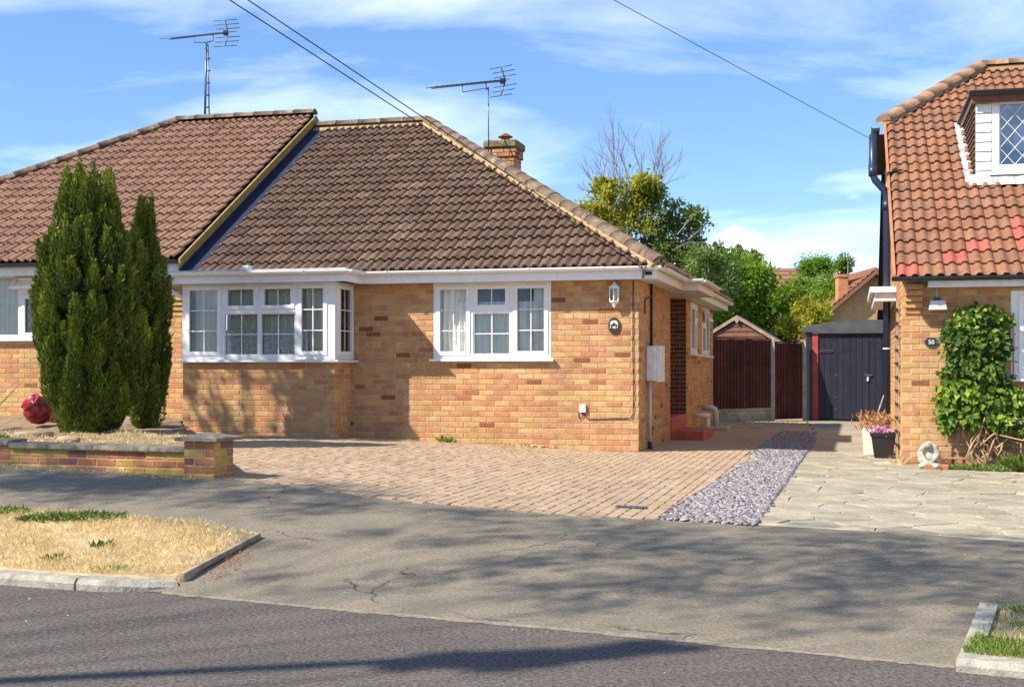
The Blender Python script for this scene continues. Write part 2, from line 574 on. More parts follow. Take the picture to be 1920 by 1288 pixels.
def brick_piece(m, j, ch=.004, lift=0.0):
    """unit-length brick: x in -.5...5, front face at y=0 looking to -y, depth .1, height .065"""
    h, e = .0325, .5
    jr = lambda a: random.uniform(-a, a)
    cx = ch / .22
    f = [(-e + cx, jr(j), -h + ch + jr(.001)), (e - cx, jr(j), -h + ch + jr(.001)), (e - cx, jr(j), h - ch + jr(.001)), (-e + cx, jr(j), h - ch + jr(.001))]
    g = [(-e, ch, -h), (e, ch, -h), (e, ch, h), (-e, ch, h)]
    b = [(-e, .1, -h), (e, .1, -h), (e, .1, h), (-e, .1, h)]
    V = f + g + b
    F = [(0, 1, 2, 3)] + [(4 + i, 4 + (i + 1) % 4, (i + 1) % 4, i) for i in range(4)] + [(8 + i, 8 + (i + 1) % 4, 4 + (i + 1) % 4, 4 + i) for i in range(4)]
    return Piece('brick', V, F, m)


BRICKS = [brick_piece('brick', .0015) for _ in range(5)]
WBRICKS = [brick_piece('wall_brick', .003, .006) for _ in range(4)]


def brick_rows(xa, xb, z0, courses, openings, place, first=0, z_lo=None, shift=0.0):
    """running bond between xa and xb; place(xcentre, zcentre, length) -> item"""
    out = []
    for k in range(courses):
        z = z0 + k * .075 + .0375
        off = (0.0 if (k + first) % 2 == 0 else .1125) + shift
        n0 = math.floor((xa - off) / .225) - 1
        n1 = math.ceil((xb - off) / .225) + 1
        for n in range(n0, n1):
            a, b = max(off + n * .225, xa), min(off + (n + 1) * .225, xb)
            segs = [(a, b)]
            for (ox0, ox1, oz0, oz1) in openings:
                if z + .02 > oz0 and z - .02 < oz1:
                    ns = []
                    for (p, q) in segs:
                        if q <= ox0 or p >= ox1:
                            ns.append((p, q))
                        else:
                            if p < ox0: ns.append((p, ox0))
                            if q > ox1: ns.append((ox1, q))
                    segs = ns
            for (p, q) in segs:
                if q - p > .03:
                    out.append(place((p + q) / 2, z, q - p - .010))
    return out


def wall_boxes(mb, x0, x1, z0, z1, openings, y0, y1):
    xs = sorted({x0, x1, *[max(x0, min(x1, o[i])) for o in openings for i in (0, 1)]})
    zs = sorted({z0, z1, *[max(z0, min(z1, o[i])) for o in openings for i in (2, 3)]})
    for a, b in zip(xs, xs[1:]):
        for c, d in zip(zs, zs[1:]):
            mx_, mz = (a + b) / 2, (c + d) / 2
            if any(o[0] < mx_ < o[1] and o[2] < mz < o[3] for o in openings):
                continue
            mb.box(a, b, y0, y1, c, d)


def tile_piece(m, w, length, roll=.036, lift=.046, thick=.030, pan=.58):
    prof = []
    for k in range(2):
        o = k * w / 2
        u = w / 2
        prof += [(o, 0), (o + .36 * u, .001), (o + .46 * u, roll * .72), (o + .63 * u, roll), (o + .86 * u, roll * .78)]
    prof.append((w, 0))
    n = len(prof)
    V = [(x, 0, h + lift) for x, h in prof] + [(x, length, h) for x, h in prof]
    V += [(x, 0, h + lift) for x, h in prof] + [(x, .004, h + lift - thick) for x, h in prof]
    V += [(w, 0, lift), (w, length, 0), (w, length, -thick), (w, 0, lift - thick)]
    F, sm = [], []
    for i in range(n - 1):
        F.append((i, i + 1, n + i + 1, n + i)); sm.append(True)
    for i in range(n - 1):
        F.append((2 * n + i, 3 * n + i, 3 * n + i + 1, 2 * n + i + 1)); sm.append(False)
    return Piece('roof_tile', V, F, m, sm)


def lay_tiles(piece, parent, origin, xd, up, rows, gauge, w, x_of_row, clips, limit, prio, red=()):
    """x_of_row(r) -> (first x, last x) along xd; clips: (point, normal) planes in local space, keep the negative side"""
    xd, up = Vector(xd), Vector(up)
    nm = xd.cross(up).normalized()
    if nm.z < 0:
        nm = -nm
    items, cut = [], []
    for r in range(rows):
        xa, xb = x_of_row(r)
        n = int(math.ceil((xb - xa) / w))
        for k in range(n):
            x = xa + k * w
            o = Vector(origin) + xd * x + up * (r * gauge)
            jr = [random.gauss(0, .006) for _ in range(3)]
            x2, u2 = (xd + up * jr[0] + nm * jr[1]).normalized(), (up - xd * jr[0] + nm * jr[2] * .7).normalized()
            mt = mtx(x2, u2, nm, o + nm * random.uniform(-.003, .003))
            pts = piece.V @ mt[:3, :3].T + mt[:3, 3]
            st = 0
            for (p, q) in clips:
                d = (pts - np.array(p)) @ np.array(q)
                if d.min() >= 0: st = 2; break
                if d.max() > 0: st = max(st, 1)
            if st == 2:
                continue
            if st == 1:
                cut.append((pts, prio(r, x)))
            else:
                items.append((prio(r, x), mt, 'tile_new_red' if (r, k) in red else None))
    cut.sort(key=lambda t: -t[1])
    ncut = min(len(cut), limit // 6)
    V2, F2 = [], []
    for i, (pts, pr) in enumerate(cut):
        bm = bmesh.new()
        vs = [bm.verts.new(p) for p in pts]
        for f, s_ in zip(piece.F, piece.smooth):
            g = bm.faces.new([vs[j] for j in f]); g.smooth = s_
        for (p, q) in clips:
            bmesh.ops.bisect_plane(bm, geom=bm.verts[:] + bm.edges[:] + bm.faces[:], plane_co=p, plane_no=q, clear_outer=True)
        if i < ncut:
            me = bpy.data.meshes.new('roof_tile')
            bm.to_mesh(me)
            me.materials.append(M[piece.m])
            o = bpy.data.objects.new('roof_tile', me)
            C.objects.link(o)
            o.parent = parent
        else:
            bm.verts.index_update()
            k = len(V2)
            V2 += [v.co[:] for v in bm.verts]
            F2 += [tuple(k + v.index for v in f.verts) for f in bm.faces]
        bm.free()
    if F2:
        me = bpy.data.meshes.new('tile_edging')
        me.from_pydata(V2, [], F2)
        me.materials.append(M[piece.m])
        o = bpy.data.objects.new('tile_edging', me)
        C.objects.link(o)
        o.parent = parent
        o['kind'] = 'stuff'
    emit(items, [piece], parent, 'roof_tile', 'roof_tiling', limit - ncut)


def half_round(parent, name, p0, p1, up, r, piece_len, m, gap=.008, n=7, flat=.75):
    """row of half-round ridge tiles from p0 to p1, each an object of its own"""
    p0, p1, up = Vector(p0), Vector(p1), Vector(up)
    d = p1 - p0
    L = d.length
    k = max(1, round(L / piece_len))
    d.normalize()
    s = d.cross(up).normalized()
    u = s.cross(d).normalized()
    ln = L / k
    vs, fs = [], []
    for e, sc in ((0, 1.03), (ln - gap, .97)):
        for i in range(n + 1):
            t = math.pi * i / n
            vs.append(Vector((math.cos(t) * r * sc, e, math.sin(t) * r * flat * sc)))
    for i in range(n):
        fs.append((i, i + 1, n + 2 + i, n + 1 + i))
    fs.append(tuple(range(n + 1)))
    fs.append(tuple(range(n + 1, 2 * n + 2))[::-1])
    me = bpy.data.meshes.new(name)
    me.from_pydata([tuple(v) for v in vs], [], fs)
    me.polygons.foreach_set('use_smooth', [True] * n + [False, False])
    me.materials.append(M[m])
    for i in range(k):
        o = bpy.data.objects.new(name, me)
        C.objects.link(o)
        o.parent = parent
        jit = Vector((random.uniform(-.004, .004), 0, random.uniform(-.004, .004)))
        pos = p0 + d * (i * ln) + s * jit.x + u * jit.z
        o.matrix_basis = Matrix(mtx(s, d, u, pos).tolist())


def gutter(mb, p0, p1, out, r=.056, n=7):
    """half-round gutter along p0->p1 (top centre line); `out` horizontal unit vector across"""
    p0, p1, out = Vector(p0), Vector(p1), Vector(out).normalized()
    prof = []
    for i in range(n + 1):
        t = math.pi + math.pi * i / n
        prof.append(out * (math.cos(t) * r) + Vector((0, 0, math.sin(t) * r * .95)))
    prof += [out * (r * .86), out * (r * .8) + Vector((0, 0, -.02)), out * (-r * .8) + Vector((0, 0, -.02)), out * (-r * .86)]
    mb.prism([p0 + q for q in prof], p0, p1)


def gutter_clips(parent, p0, p1, out, m, step=1.0, r=.067, off=.35):
    p0, p1 = Vector(p0), Vector(p1)
    d = p1 - p0
    L = d.length
    d.normalize()
    t = off
    while t < L:
        mb = MB()
        q = p0 + d * t
        gutter(mb, q - d * .018, q + d * .018, out, r)
        mb.build('gutter_clip', m, parent)
        t += step


def sheet(name, poly, zf, m, step=.5, kind='structure', parent=None, off=0.0, skirt=0.0):
    """flat polygon cut by a grid and laid on the height function zf"""
    bm = bmesh.new()
    bm.faces.new([bm.verts.new((x, y, 0)) for x, y in poly])
    xs = [p[0] for p in poly]
    ys = [p[1] for p in poly]
    for lo, hi, ax in ((min(xs), max(xs), 0), (min(ys), max(ys), 1)):
        t = math.floor(lo / step) * step + step
        while t < hi:
            co = [0, 0, 0]; no = [0, 0, 0]
            co[ax] = t; no[ax] = 1
            bmesh.ops.bisect_plane(bm, geom=bm.verts[:] + bm.edges[:] + bm.faces[:], plane_co=co, plane_no=no)
            t += step
    bmesh.ops.triangulate(bm, faces=bm.faces[:])
    for v in bm.verts:
        v.co.z = zf(v.co.x, v.co.y) + off
    bmesh.ops.recalc_face_normals(bm, faces=bm.faces)
    if sum(f.normal.z for f in bm.faces) < 0:
        bmesh.ops.reverse_faces(bm, faces=bm.faces[:])
    if skirt:
        ed = [e for e in bm.edges if e.is_boundary]
        ex = bmesh.ops.extrude_edge_only(bm, edges=ed)
        for v in ex['geom']:
            if isinstance(v, bmesh.types.BMVert):
                v.co.z -= skirt
    me = bpy.data.meshes.new(name)
    bm.to_mesh(me)
    bm.free()
    me.polygons.foreach_set('use_smooth', [True] * len(me.polygons))
    me.materials.append(M[m])
    o = bpy.data.objects.new(name, me)
    C.objects.link(o)
    if parent:
        o.parent = parent
    if kind:
        o['kind'] = kind
    return o


def inside(x, y, poly):
    c = False
    j = len(poly) - 1
    for i in range(len(poly)):
        xi, yi = poly[i]
        xj, yj = poly[j]
        if (yi > y) != (yj > y) and x < (xj - xi) * (y - yi) / (yj - yi) + xi:
            c = not c
        j = i
    return c


def unit(a):
    return a / np.maximum(np.linalg.norm(a, axis=1, keepdims=True), 1e-9)


def leaves(P, D, size, wid, rnd_=None, fold=0.0, tilt=None):
    """diamond leaves at points P pointing along D; returns V,F arrays"""
    n = len(P)
    D = unit(D)
    ref = rng.normal(size=(n, 3)) if tilt is None else tilt + rng.normal(size=(n, 3)) * .35
    side = unit(np.cross(D, ref))
    nor = np.cross(side, D)
    sz = np.asarray(size).reshape(-1, 1) * np.ones((n, 1))
    wd = sz * wid
    a = P
    b = P + D * sz * .45 + side * wd * .5 + nor * fold * sz
    c_ = P + D * sz
    d = P + D * sz * .45 - side * wd * .5 + nor * fold * sz
    V = np.stack([a, b, c_, d], 1).reshape(-1, 3)
    k = np.arange(n)[:, None] * 4
    if fold:
        F = np.concatenate([k + np.array([[0, 1, 2]]), k + np.array([[0, 2, 3]])])
    else:
        F = k + np.array([[0, 1, 2, 3]])
    return V, F


def leaf_obj(name, P, D, size, wid, m, parent=None, rnd=None, fold=0.0, tilt=None, kind=None):
    V, F = leaves(P, D, size, wid, fold=fold, tilt=tilt)
    r = rng.random(len(P)) if rnd is None else np.clip(rnd, 0, 1)
    if fold:
        r = np.concatenate([r, r])
    return np_obj(name, V, F, m, parent, r, kind=kind)


def text_mesh(s, size, extrude=.002):
    cu = bpy.data.curves.new('lettering', 'FONT')
    cu.body = s
    cu.size = size
    cu.extrude = extrude
    cu.align_x = 'CENTER'
    cu.align_y = 'CENTER'
    o = bpy.data.objects.new('lettering_tmp', cu)
    C.objects.link(o)
    bpy.context.view_layer.update()
    me = bpy.data.meshes.new_from_object(o.evaluated_get(bpy.context.evaluated_depsgraph_get()))
    bpy.data.objects.remove(o)
    bpy.data.curves.remove(cu)
    return me

# ------------------------------------------------------------------ lie of the land (metres; road surface = 0)
TH = R(14.93)
CT, ST = math.cos(TH), math.sin(TH)
PB = (1.716, 17.30)            # front right corner of the bungalow
PN = (4.90, 16.10)             # front left corner of the neighbouring house


def lw(x, y, o=PB):
    return (o[0] + x * CT + y * ST, o[1] - x * ST + y * CT)


RX = [(-40, 24), (-14, 12.6), (-8, 10.2), (-3.24, 8.1), (-2.23, 7.75), (-1.08, 7.2), (.11, 6.68), (1.136, 6.195), (2.018, 5.765), (2.25, 5.625), (6, 3.6), (14, -.5), (40, -13)]
PX = [(-40, 28), (-14, 17), (-8, 13.9), (-4.97, 12.5), (-2.7, 11.76), (-2.13, 11.5), (-1.155, 10.75), (-.256, 10.28), (1.1, 9.99), (1.85, 9.77), (2.92, 9.47), (3.64, 9.09), (8, 7.0), (14, 4), (40, -9)]
_rx, _ry = zip(*RX)
_px, _py = zip(*PX)


def road_y(x): return float(np.interp(x, _rx, _ry))
def prop_y(x): return float(np.interp(x, _px, _py))


def plot_z(x, y):
    x = max(-12, min(12, x))
    if x < -3: b = .126 + .02 * (-3 - x)
    elif x < 1: b = -.042 * x
    else: b = -.042 - .018 * (x - 1)
    return .24 + b + .008 * (max(4, min(y, 18)) - 14) + .002 * max(min(y, 40) - 18, 0)


def gz(x, y):
    r, p = road_y(x), prop_y(x)
    if y <= r: return 0.0
    if y >= p: return plot_z(x, y)
    t = (y - r) / (p - r)
    return plot_z(x, p) * t


def build_ground():
    ax = [-1500, -400, -120, -60, -40, -30, -24] + list(np.arange(-20, 20.1, .5)) + [24, 30, 40, 60, 120, 400, 1500]
    ay = [-1500, -400, -120, -60, -30, -20, -10] + list(np.arange(-6, 34.1, .5)) + [40, 60, 90, 150, 400, 1500]
    V, F = [], []
    for y in ay:
        for x in ax:
            V.append((x, y, gz(x, y) - .05))
    nx = len(ax)
    for j in range(len(ay) - 1):
        for i in range(nx - 1):
            F.append((j * nx + i, j * nx + i + 1, (j + 1) * nx + i + 1, (j + 1) * nx + i))
    o = np_obj('ground', V, F, 'ground', smooth=True, kind='structure')
    xs = [-40, -30, -20, -14, -11, -8, -6, -4.5, -3.24, -2.7, -2.23, -1.6, -1.08, -.5, .11, .6, 1.136, 1.6, 2.018, 2.25, 3, 4, 6, 8, 11, 14, 20, 30, 40]
    jit = lambda: random.uniform(-.012, .012)
    edge = [(x, road_y(x) + jit()) for x in xs]
    sheet('road', edge + [(x, road_y(x) - 6.4) for x in reversed(xs)], lambda x, y: 0.0, 'asphalt_road', 1.0)
    xs2 = sorted(xs + [-4.97, -2.13, -1.155, -.256, 1.1, 1.85, 2.92, 3.64])
    sheet('pavement', edge + [(x, prop_y(x)) for x in reversed(xs2)], gz, 'asphalt_path', .5, off=.004)


build_ground()


def joint_grit():
    # ragged line of sand where the pavement meets the road
    V, F = [], []
    x = -2.1
    while x < 2.0:
        w = random.uniform(.004, .035) if random.random() < .75 else .002
        y = road_y(x)
        V += [(x, y - w - .014, .002), (x, y + w * .7 + .008, .0075)]
        x += random.uniform(.02, .06)
    for i in range(len(V) // 2 - 1):
        F.append((2 * i, 2 * i + 2, 2 * i + 3, 2 * i + 1))
    tag(np_obj('joint_grit', V, F, 'sand_grit', kind='stuff'), 'ragged line of pale sand where pavement meets road', 'grit')


joint_grit()


# --- left dry verge with kerb stones and a timber edging
def verge_z(x, y): return max(gz(x, y) + .018, .066)


VERGE = [(-14, 13.2), (-8, 10.75), (-4.2, 8.62), (-3.2, 8.10), (-2.6, 7.86), (-2.32, 7.84), (-2.03, 7.93), (-1.94, 8.6), (-1.81, 9.2), (-2.32, 9.6), (-3.28, 10.09), (-4.18, 10.45), (-8, 12.3), (-14, 15.3)]
vo = sheet('verge', VERGE, verge_z, 'soil_dry', .35, skirt=.12)
vo['label'] = 'strip of dry straw coloured grass verge beside the kerb'


def kerb_run(pts, w, parent, z=.070, stones=None):
    for (a, b) in zip(pts, pts[1:]):
        a, b = Vector((*a, 0)), Vector((*b, 0))
        d = (b - a)
        L = d.length
        d.normalize()
        n = Vector((-d.y, d.x, 0))
        e = .006
        za, zb = (z, z) if not isinstance(z, (list, tuple)) else z
        prof = [(0, -.08), (0, z - .03), (.025, z), (w, z + .002), (w, -.08)]
        mb = MB()
        mb.prism([a + d * e + n * p + Vector((0, 0, q)) for p, q in prof], Vector((0, 0, 0)), d * (L - 2 * e))
        mb.build('kerb_stone', 'kerb', parent)


kb = empty('kerb', (0, 0, 0))
kb['kind'] = 'structure'
kerb_run([(-8.9, 10.42), (-8.0, 10.06), (-7.1, 9.68), (-6.2, 9.28), (-5.3, 8.88), (-4.4, 8.48), (-3.5, 8.1), (-2.66, 7.78)], .125, kb)
# the last stone curves round and drops away towards the crossing
mb = MB()
path = [(-2.65, 7.78, .070), (-2.5, 7.735, .068), (-2.35, 7.72, .064), (-2.2, 7.745, .055), (-2.04, 7.82, .04)]
V, F = [], []
for i, (x, y, z) in enumerate(path):
    d = Vector(path[min(i + 1, 4)][:2]) - Vector(path[max(i - 1, 0)][:2])
    d.normalize()
    n = Vector((-d.y, d.x))
    for p, q in [(0, -.08), (0, z - .03), (.025, z), (.14, z + .004), (.14, -.08)]:
        V.append((x + n.x * p, y + n.y * p, q))
for i in range(4):
    for k in range(5):
        F.append((i * 5 + k, i * 5 + (k + 1) % 5, i * 5 + 5 + (k + 1) % 5, i * 5 + 5 + k))
F += [(0, 1, 2, 3, 4), (24, 23, 22, 21, 20)]
mb.add(V, F)
mb.build('kerb_stone', 'kerb', kb)

mb = MB()
a, b = Vector((-2.03, 7.93, .045)), Vector((-1.80, 9.17, .135))
n = Vector((-.032, .007, 0))
mb.prism([a, a + n, a + n + Vector((0, 0, .035)), a + Vector((0, 0, .035))], a, b)
tag(mb.build('timber_edging', 'wood_grey'), 'narrow weathered timber edging along the end of the dry verge', 'edging')

# --- right verge
VERGE_R = [(2.07, 5.80), (2.35, 5.66), (6.0, 3.68), (7.0, 5.2), (3.4, 6.72), (2.60, 6.90)]
verge_z2 = lambda x, y: max(gz(x, y) + .016, .052)
vr = sheet('verge', VERGE_R, verge_z2, 'soil_dry', .3, skirt=.12)
vr['label'] = 'small corner of worn grass verge with bright green tufts'
kerb2 = empty('kerb', (0, 0, 0))
kerb2['kind'] = 'structure'
kerb_run([(1.97, 5.70), (2.33, 5.52), (3.13, 5.08), (3.93, 4.65), (4.73, 4.21)], .13, kerb2, z=.058)
mb = MB()
a, b = Vector((1.99, 5.72, .0)), Vector((2.53, 6.92, .03))
n = Vector((.085, -.038, 0))
mb.prism([a, a + n, a + n + Vector((0, 0, .055)), a + Vector((0, 0, .055))], a, b)
mb.build('kerb_stone', 'kerb', kerb2)

# --- block paved drive
PIER = (-2.83, 11.93)
bayL, bayR = lw(-6.46, -.70), lw(-4.12, -.70)
DRIVE = [(-2.68, 11.80), (-2.13, 11.51), (-1.155, 10.76), (-.256, 10.29), (1.1, 10.0), lw(1.31, -7.2), lw(1.50, -2.0), lw(1.42, -1.75), lw(1.62, -.65), lw(1.45, -.1), lw(1.50, 6.95), lw(2.15, 6.95),
         lw(1.75, 12.95), lw(-.3, 10.7), lw(-.02, 9.5), lw(-.02, .02), lw(-4.10, .02), lw(-4.10, -.68), lw(-6.44, -.68)]
drv = sheet('driveway', DRIVE, gz, 'joint_sand', .6, off=-.012)


def paver_piece():
    l, w, t, ch = .0985, .0485, .05, .006
    j = lambda: random.uniform(-.0025, .0025)
    V = [(-w + ch, -l + ch, j()), (w - ch, -l + ch, j()), (w - ch, l - ch, j()), (-w + ch, l - ch, j()),
         (-w, -l, -ch), (w, -l, -ch), (w, l, -ch), (-w, l, -ch), (-w, -l, -t), (w, -l, -t), (w, l, -t), (-w, l, -t)]
    F = [(0, 1, 2, 3)] + [(4 + i, 4 + (i + 1) % 4, (i + 1) % 4, i) for i in range(4)] + [(8 + i, 8 + (i + 1) % 4, 4 + (i + 1) % 4, 4 + i) for i in range(4)]
    return Piece('paving_block', V, F, 'paver')


PAV = [paver_piece() for _ in range(6)]
items = []
for i in range(-68, 24):
    for k in range(-45, 66):
        lx = i * .1005 + .05
        ly = k * .2008 + (.1 if i % 2 else 0)
        x, y = lw(lx, ly)
        if not inside(x, y, DRIVE):
            continue
        z = gz(x, y) + .006 + random.uniform(-.0025, .0025)
        e = .1
        sx = (gz(x + e * CT, y - e * ST) - gz(x - e * CT, y + e * ST)) / (2 * e)
        sy = (gz(x + e * ST, y + e * CT) - gz(x - e * ST, y - e * CT)) / (2 * e)
        xd = Vector((CT, -ST, sx + random.uniform(-.012, .012))).normalized()
        yd = Vector((ST, CT, sy + random.uniform(-.008, .008))).normalized()
        nn = xd.cross(yd).normalized()
        items.append((-math.hypot(x, y), mtx(xd, yd, nn, (x, y, z))))
emit(items, PAV, drv, 'paving_block', 'block_paving', 300)

# metal drain plate set into the blocks and dark edging beside the slate
mb = MB()
x, y = 1.0, 10.75
z = gz(x, y) + .013
xd, yd = Vector((CT, -ST, -.02)), Vector((ST, CT, 0))
c0 = Vector((x, y, z))
mb.prism([c0 + xd * a + yd * b for a, b in ((-.13, -.05), (.13, -.05), (.13, .05), (-.13, .05))], (0, 0, 0), (0, 0, .006))
for k in range(5):
    a = -.1 + k * .05
    mb.prism([c0 + xd * (a + p) + yd * q + Vector((0, 0, .006)) for p, q in ((-.008, -.035), (.008, -.035), (.008, .035), (-.008, .035))], (0, 0, 0), (0, 0, .004))
tag(mb.build('drain_plate', 'drain_metal'), 'small dark metal drain plate set in the block paving near the slate', 'drain')
for (a, b, lab) in ((lw(1.31, -7.15), lw(1.50, -2.0), 'thin black edging strip beside the sunlit slate chippings'), (lw(1.46, -.1), lw(1.51, 6.95), 'thin black edging strip beside the shaded slate chippings'),
                    (lw(1.51, 6.97), lw(2.17, 6.97), 'short black edging strip across the far end of the slate')):
    mb = MB()
    ring = []
    for k in range(11):
        p = Vector((a[0] + (b[0] - a[0]) * k / 10, a[1] + (b[1] - a[1]) * k / 10, 0))
        n = Vector((b[1] - a[1], -(b[0] - a[0]), 0)).normalized() * .018
        z = gz(p.x, p.y)
        ring += [p + Vector((0, 0, z - .03)), p + n + Vector((0, 0, z - .03)), p + n + Vector((0, 0, z + .022)), p + Vector((0, 0, z + .022))]
    F = [(0, 1, 2, 3), (43, 42, 41, 40)]
    for k in range(10):
        for j in range(4):
            F.append((k * 4 + j, k * 4 + (j + 1) % 4, k * 4 + 4 + (j + 1) % 4, k * 4 + 4 + j))
    mb.add(ring, F)
    tag(mb.build('edging_strip', 'black_plastic'), lab, 'edging')

# --- slate chippings
SLATE = [lw(1.32, -7.2), lw(1.51, -2.0), lw(1.43, -1.75), lw(1.63, -.65), lw(1.47, -.1), lw(1.52, 6.95), lw(2.16, 6.95), lw(2.2, 3), lw(2.08, -7.3)]
sheet('slate_bed', SLATE, gz, 'slate', .6, off=-.004)


def slate_chips(n):
    V, F, rn = [], [], []
    c = 0
    while c < n:
        lx = random.uniform(1.28, 2.26)
        ly = random.uniform(-7.3, 7.0)
        if ly > 0 and random.random() < .45: continue
        x, y = lw(lx, ly)
        if not inside(x, y, SLATE): continue
        s = random.uniform(.010, .030) * (1.25 if random.random() < .1 else 1)
        a0 = random.uniform(0, 6.28)
        t = Vector((random.gauss(0, .12), random.gauss(0, .12), 1)).normalized()
        u = t.cross(Vector((math.cos(a0), math.sin(a0), 0))).normalized()
        w = u.cross(t)
        o = Vector((x, y, gz(x, y) + random.uniform(.004, .022)))
        m = random.choice((4, 5))
        base = []
        for k in range(m):
            an = 6.283 * k / m + random.uniform(-.3, .3)
            rr = s * random.uniform(.7, 1.2)
            base.append((u * math.cos(an) * rr * 1.5 + w * math.sin(an) * rr * .8))
        if m == 5: base = base[:4]
        th = t * random.uniform(.003, .006)
        k0 = len(V)
        V += [tuple(o + p - th) for p in base] + [tuple(o + p + th) for p in base]
        F += [(k0 + 4, k0 + 5, k0 + 6, k0 + 7)] + [(k0 + i, k0 + (i + 1) % 4, k0 + 4 + (i + 1) % 4, k0 + 4 + i) for i in range(4)]
        rn += [random.random()] * 5
        c += 1
    o = np_obj('slate_chippings', V, F, 'slate', rnd=rn, kind='stuff')
    tag(o, 'strip of purple grey slate chippings between the two drives', 'slate chippings')


slate_chips(12500)

# --- crazy paving in front of the neighbour, plain concrete behind it
CRAZY = [lw(2.09, -7.2), (2.92, 9.48), (3.64, 9.11), (8, 7.02), (9.5, 6.3), lw(9.0, -.75), lw(4.3, -.75), lw(3.40, -.45), lw(3.36, 1.8), lw(2.2, 1.8)]
cz = sheet('crazy_paving', CRAZY, gz, 'flag_joint', .6, off=0.0)
CONC = [lw(2.2, 1.8), lw(3.36, 1.8), lw(3.36, 8.5), lw(5.4, 9.0), lw(5.4, 13.05), lw(1.76, 13.05), lw(2.16, 6.97)]
sheet('garage_drive', CONC, gz, 'drive_concrete', .6, off=.004)


def clip_poly(poly, p, n):
    out = []
    for i in range(len(poly)):
        a, b = poly[i], poly[(i + 1) % len(poly)]
        da, db = (a[0] - p[0]) * n[0] + (a[1] - p[1]) * n[1], (b[0] - p[0]) * n[0] + (b[1] - p[1]) * n[1]
        if da <= 0: out.append(a)
        if da * db < 0:
            t = da / (da - db)
            out.append((a[0] + (b[0] - a[0]) * t, a[1] + (b[1] - a[1]) * t))
    return out


def crazy():
    seeds = []
    random.seed(23)
    for i in range(-2, 21):
        for k in range(-17, 8):
            lx, ly = 2.0 + i * .50 + (.25 if k % 2 else 0) + random.uniform(-.21, .21), -.5 + k * .40 + random.uniform(-.16, .16)
            seeds.append(lw(lx, ly))
    n = 0
    for s in seeds:
        if not (1.2 < s[0] < 6.6 and 6 < s[1] < 20): continue
        q = [(s[0] - 1, s[1] - 1), (s[0] + 1, s[1] - 1), (s[0] + 1, s[1] + 1), (s[0] - 1, s[1] + 1)]
        for t in seeds:
            d = (t[0] - s[0], t[1] - s[1])
            L = math.hypot(*d)
            if 0 < L < 2.0:
                u = (d[0] / L, d[1] / L)
                g = random.uniform(.004, .016)
                q = clip_poly(q, (s[0] + u[0] * (L / 2 - g), s[1] + u[1] * (L / 2 - g)), u)
                if len(q) < 3: break
        if len(q) < 3: continue
        # keep inside the paved area by clipping to its straight sides
        for (a, b) in ((CRAZY[0], CRAZY[1]), (CRAZY[1], CRAZY[2]), (CRAZY[2], CRAZY[3]), (CRAZY[-1], CRAZY[0]), (CRAZY[8], CRAZY[9])):
            d = (b[0] - a[0], b[1] - a[1])
            L = math.hypot(*d)
            q = clip_poly(q, (a[0], a[1]), (d[1] / L, -d[0] / L)) if len(q) >= 3 else q
        if len(q) < 3: continue
        cx, cy = sum(p[0] for p in q) / len(q), sum(p[1] for p in q) / len(q)
        if not inside(cx, cy, CRAZY): continue
        lx = CT * (cx - PB[0]) - ST * (cy - PB[1])
        ly = ST * (cx - PB[0]) + CT * (cy - PB[1])
        if lx > 3.2 and ly > -.85: continue
        # add irregular mid points
        qq = []
        for i in range(len(q)):
            a, b = q[i], q[(i + 1) % len(q)]
            qq.append(a)
            L = math.hypot(b[0] - a[0], b[1] - a[1])
            if L > .25:
                t = random.uniform(.35, .65)
                qq.append((a[0] + (b[0] - a[0]) * t + random.uniform(-.012, .012), a[1] + (b[1] - a[1]) * t + random.uniform(-.012, .012)))
        h = random.uniform(.003, .010)
        sl = (random.uniform(-.008, .008), random.uniform(-.008, .008))
        top = [(x, y, gz(x, y) + h + (x - cx) * sl[0] + (y - cy) * sl[1]) for x, y in qq]
        m = len(top)
        inn = [(cx + (x - cx) * .965, cy + (y - cy) * .965, z + .003) for x, y, z in top]
        bot = [(x, y, z - .04) for x, y, z in top]
        mb = MB()
        mb.add(inn + top + bot, [tuple(range(m))] + [(i, (i + 1) % m, m + (i + 1) % m, m + i) for i in range(m)] + [(m + i, m + (i + 1) % m, 2 * m + (i + 1) % m, 2 * m + i) for i in range(m)])
        mb.build('flagstone', 'flag', cz)
        n += 1
    random.seed(11)


crazy()

# --- low front wall with pier, raised bed behind it
WALL = [PIER, (-4.97, 12.68), (-8.2, 14.1), (-10.5, 15.25)]
gw = empty('garden_wall', (PIER[0], PIER[1], 0))
tag(gw, 'low red and yellow brick garden wall with stone coping and square pier', 'garden wall')


